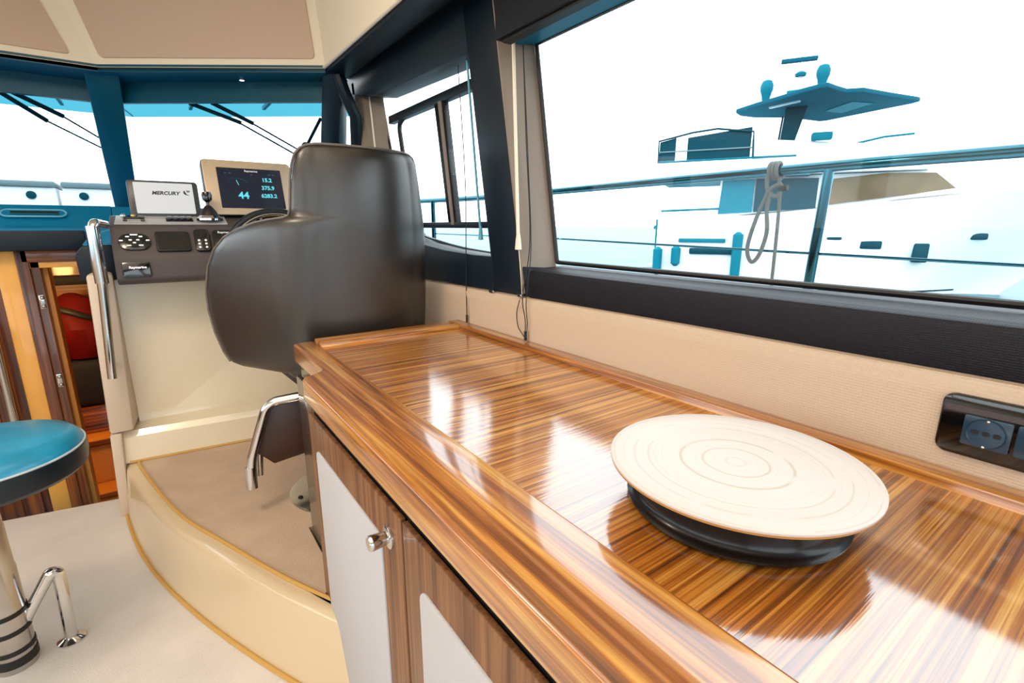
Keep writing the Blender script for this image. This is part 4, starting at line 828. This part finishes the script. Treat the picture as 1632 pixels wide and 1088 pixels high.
for i in range(len(st_) - 1):
    for j_ in range(k - 1): fs.append((i * k + j_, i * k + j_ + 1, (i + 1) * k + j_ + 1, (i + 1) * k + j_))
fs += [tuple(range(k)), tuple((len(st_) - 1) * k + j_ for j_ in range(k))]
hull = MB(YM).raw(vs, fs).build('hull', 'gel_white', my, ang=50)
MB(YM).tube([(2.0, -0.005, -0.97), (5.0, 0.0, -0.97), (6.2, 0.13, -0.97), (7.2, 0.30, -0.97), (8.2, 0.7, -0.95), (9.2, 1.42, -0.93), (10.05, 1.95, -0.90)], 0.05, 6).build('boot_stripe', 'yacht_dark', hull)
for x, y, z, w, h in ((7.15, 0.12, 0.60, 0.30, 0.13), (8.55, 0.34, 0.36, 0.20, 0.30), (10.05, 0.75, 0.88, 0.22, 0.10), (6.1, 0.04, 0.80, 0.22, 0.05)):
    MB(YM).box(x - w, x + w, y - 0.05, y + 0.22, z - h, z + h, 0.05, 3).build('porthole', 'yacht_dark', hull)
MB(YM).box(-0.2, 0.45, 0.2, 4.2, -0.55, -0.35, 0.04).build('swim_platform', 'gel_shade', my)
MB(YM).box(0.30, 0.42, 0.3, 1.2, -0.3, 1.45, 0.03).build('transom_gate', 'yacht_teal', my)
for x, z0, z1 in ((0.5, -0.6, 0.45), (1.15, -0.25, 0.5), (3.2, -0.6, 1.0)):
    MB(YM).lathe([(0.05, 0), (0.16, 0.1), (0.17, z1 - z0 - 0.1), (0.05, z1 - z0)], (x, -0.16, z0), 14).build('fender', 'yacht_teal', my)
MB(YM).box(1.6, 3.3, -0.09, 0.12, 0.20, 0.42, 0.05).build('side_step', 'yacht_dark', my)
MB(YM).box(1.2, 2.8, -0.06, 0.10, 0.62, 0.76, 0.03).build('rub_rail', 'yacht_teal', my)
MB(YM).tube([(0.5, 0.05, 1.74), (2.5, 0.03, 1.80)], 0.04, 8).build('cockpit_rail', 'yacht_teal', my)
# deckhouse
MB(YM).hexa([(2.35, 0.35, 1.5), (9.9, 1.0, 2.25), (9.9, 3.4, 2.25), (2.35, 4.05, 1.5)], [(2.45, 0.45, 2.85), (8.6, 1.1, 2.95), (8.6, 3.3, 2.95), (2.45, 3.95, 2.85)], b=0.03).build('deckhouse', 'gel_white', my)
MB(YM).hexa([(2.45, 0.30, 1.62), (3.55, 0.36, 1.68), (3.55, 0.42, 2.80), (2.52, 0.40, 2.80)], [(2.45, 0.5, 1.62), (3.55, 0.5, 1.68), (3.55, 0.55, 2.80), (2.52, 0.5, 2.80)]).build('aft_window', 'yacht_teal', my)
MB(YM).hexa([(3.6, 0.34, 1.68), (5.5, 0.50, 1.78), (5.5, 0.56, 2.78), (3.6, 0.42, 2.80)], [(3.6, 0.6, 1.68), (5.5, 0.7, 1.78), (5.5, 0.7, 2.78), (3.6, 0.6, 2.80)]).build('saloon_window', 'yacht_dark', my)
MB(YM).hexa([(5.85, 0.50, 1.90), (9.3, 0.86, 2.34), (8.75, 0.98, 2.86), (7.4, 0.84, 2.88), (5.95, 0.60, 2.74)], [(5.85, 0.8, 1.90), (9.3, 1.1, 2.34), (8.75, 1.1, 2.86), (7.4, 1.0, 2.88), (5.95, 0.8, 2.74)]).build('forward_window', 'yacht_amber', my)
MB(YM).tube(bez([(5.75, 0.45, 1.80), (7.2, 0.60, 1.98), (8.6, 0.78, 2.22), (9.6, 0.9, 2.36)], 5), 0.035, 8).build('window_ledge', 'gel_white', my)
# flybridge overhang and coaming
MB(YM).hexa([(0.15, 0.0, 2.92), (4.8, 0.1, 2.92), (8.6, 0.9, 2.96), (8.6, 3.5, 2.96), (4.8, 4.3, 2.92), (0.15, 4.4, 2.92)], [(0.25, 0.0, 3.36), (4.8, 0.1, 3.40), (8.3, 0.9, 3.12), (8.3, 3.5, 3.12), (4.8, 4.3, 3.40), (0.25, 4.4, 3.36)], b=0.03).build('flybridge_deck', 'gel_white', my)
MB(YM).hexa([(0.2, 0.02, 2.86), (5.2, 0.18, 2.86), (5.2, 4.2, 2.86), (0.2, 4.3, 2.86)], [(0.2, 0.02, 2.93), (5.2, 0.18, 2.93), (5.2, 4.2, 2.93), (0.2, 4.3, 2.93)]).build('overhang_soffit', 'yacht_teal', my)
MB(YM).hexa([(3.4, 0.12, 3.38), (8.25, 0.95, 3.10), (8.25, 3.4, 3.10), (3.4, 4.2, 3.38)], [(3.3, 0.2, 4.10), (7.9, 1.0, 3.75), (7.9, 3.3, 3.75), (3.3, 4.1, 4.10)], b=0.04).build('flybridge_coaming', 'gel_white', my)
for x0, x1 in ((0.30, 0.85), (1.25, 3.3)):
    MB(YM).hexa([(x0, 0.06, 3.50), (x1, 0.08, 3.50), (x1, 0.10, 4.20 + 0.08 * x1), (x0, 0.08, 4.12 + 0.1 * x0)], [(x0, 0.16, 3.50), (x1, 0.18, 3.50), (x1, 0.20, 4.20 + 0.08 * x1), (x0, 0.18, 4.12 + 0.1 * x0)]).build('dark_screen', 'yacht_dark', my)
MB(YM).tube([(0.28, 0.05, 3.44), (0.26, 0.05, 4.18), (1.4, 0.05, 4.40), (2.2, 0.05, 4.47), (3.35, 0.05, 4.30), (3.4, 0.05, 3.44)], 0.035, 8).build('flybridge_rail', 'yacht_dark', my)
MB(YM).tube([(0.28, 0.05, 3.80), (3.4, 0.05, 3.80)], 0.025, 8).build('flybridge_rail', 'gel_shade', my)
MB(YM).tube([(0.28, 0.02, 3.45), (3.4, 0.05, 3.47), (4.7, 0.08, 3.47)], 0.035, 8).build('deck_edge', 'yacht_teal', my)
MB(YM).box(5.1, 5.7, 0.35, 0.6, 3.95, 4.20, 0.05).build('helm_screen', 'yacht_teal', my)
MB(YM).tube([(5.9, 0.75, 3.72), (7.2, 0.88, 4.0), (8.0, 0.98, 4.06)], 0.035, 8).build('bow_rail', 'yacht_teal', my)
# hardtop, legs, mast and domes
hp_ = [(2.70, 1.50), (3.3, 0.75), (3.97, 0.02), (4.6, -0.72), (5.0, -1.12), (5.2, -1.16), (5.5, -0.65), (5.85, -0.12), (6.3, -0.05), (7.2, 0.95), (8.1, 1.9), (8.27, 2.10), (8.1, 2.4), (7.64, 2.8), (6.6, 3.8), (5.95, 4.42), (5.7, 4.45), (4.6, 3.25), (3.3, 2.60), (2.85, 2.1)]
ht = MB(YM).prism([(x, y, 5.20) for x, y in hp_], (0, 0, 0.14), b=0.03).build('hardtop', 'deck_shade', my)
MB(YM).prism([(6.2, 1.1, 5.17), (6.9, 1.6, 5.17), (6.2, 2.9, 5.17), (5.6, 2.3, 5.17)], (0, 0, 0.03)).build('hatch', 'yacht_teal', ht)
MB(YM).prism([(3.75, 0.9, 5.15), (4.6, 0.25, 5.15), (4.65, 0.33, 5.15), (3.8, 1.0, 5.15)], (0, 0, 0.05)).build('strip_light', 'gel_white', ht)
MB(YM).hexa([(4.2, 1.3, 3.7), (4.6, 1.3, 3.7), (4.6, 1.6, 3.7), (4.2, 1.6, 3.7)], [(4.3, 1.2, 5.2), (4.95, 1.2, 5.2), (4.95, 1.7, 5.2), (4.3, 1.7, 5.2)]).build('hardtop_leg', 'yacht_dark', my)
MB(YM).hexa([(4.2, 3.0, 3.7), (4.6, 3.0, 3.7), (4.6, 3.2, 3.7), (4.2, 3.2, 3.7)], [(4.3, 2.9, 5.2), (4.95, 2.9, 5.2), (4.95, 3.2, 5.2), (4.3, 3.2, 5.2)]).build('hardtop_leg', 'yacht_dark', my)
mast = MB(YM).lathe([(0.09, 0), (0.06, 1.4)], (4.6, 1.0, 5.3), 10).build('mast', 'gel_white', my)
MB(YM).box(3.98, 5.05, 0.90, 1.04, 6.52, 6.66, 0.03).build('radar_bar', 'deck_shade', mast)
MB(YM).lathe([(0.16, 0), (0.18, 0.08), (0.10, 0.14), (0, 0.15)], (4.6, 0.95, 6.08), 16).build('horn', 'yacht_teal', mast)
MB(YM).box(4.25, 4.7, 0.85, 1.1, 5.55, 5.66, 0.03).build('spreader', 'yacht_teal', mast)
MB(YM).tube([(3.5, 0.9, 5.55), (5.2, 0.9, 5.75)], 0.02, 6).build('yard', 'gel_white', mast)
for x, z in ((3.62, 5.62), (5.25, 5.92)):
    dm = MB(YM).lathe([(0.10, -0.28), (0.16, 0.0), (0.20, 0.10), (0.21, 0.26), (0.15, 0.40), (0, 0.46)], (x, 0.9, z), 18).build('satellite_dome', 'yacht_teal', my)
    MB(YM).lathe([(0.08, 0), (0.09, z - 5.3)], (x, 0.9, 5.3), 10).build('dome_post', 'gel_white', dm)
bpy.context.view_layer.update()
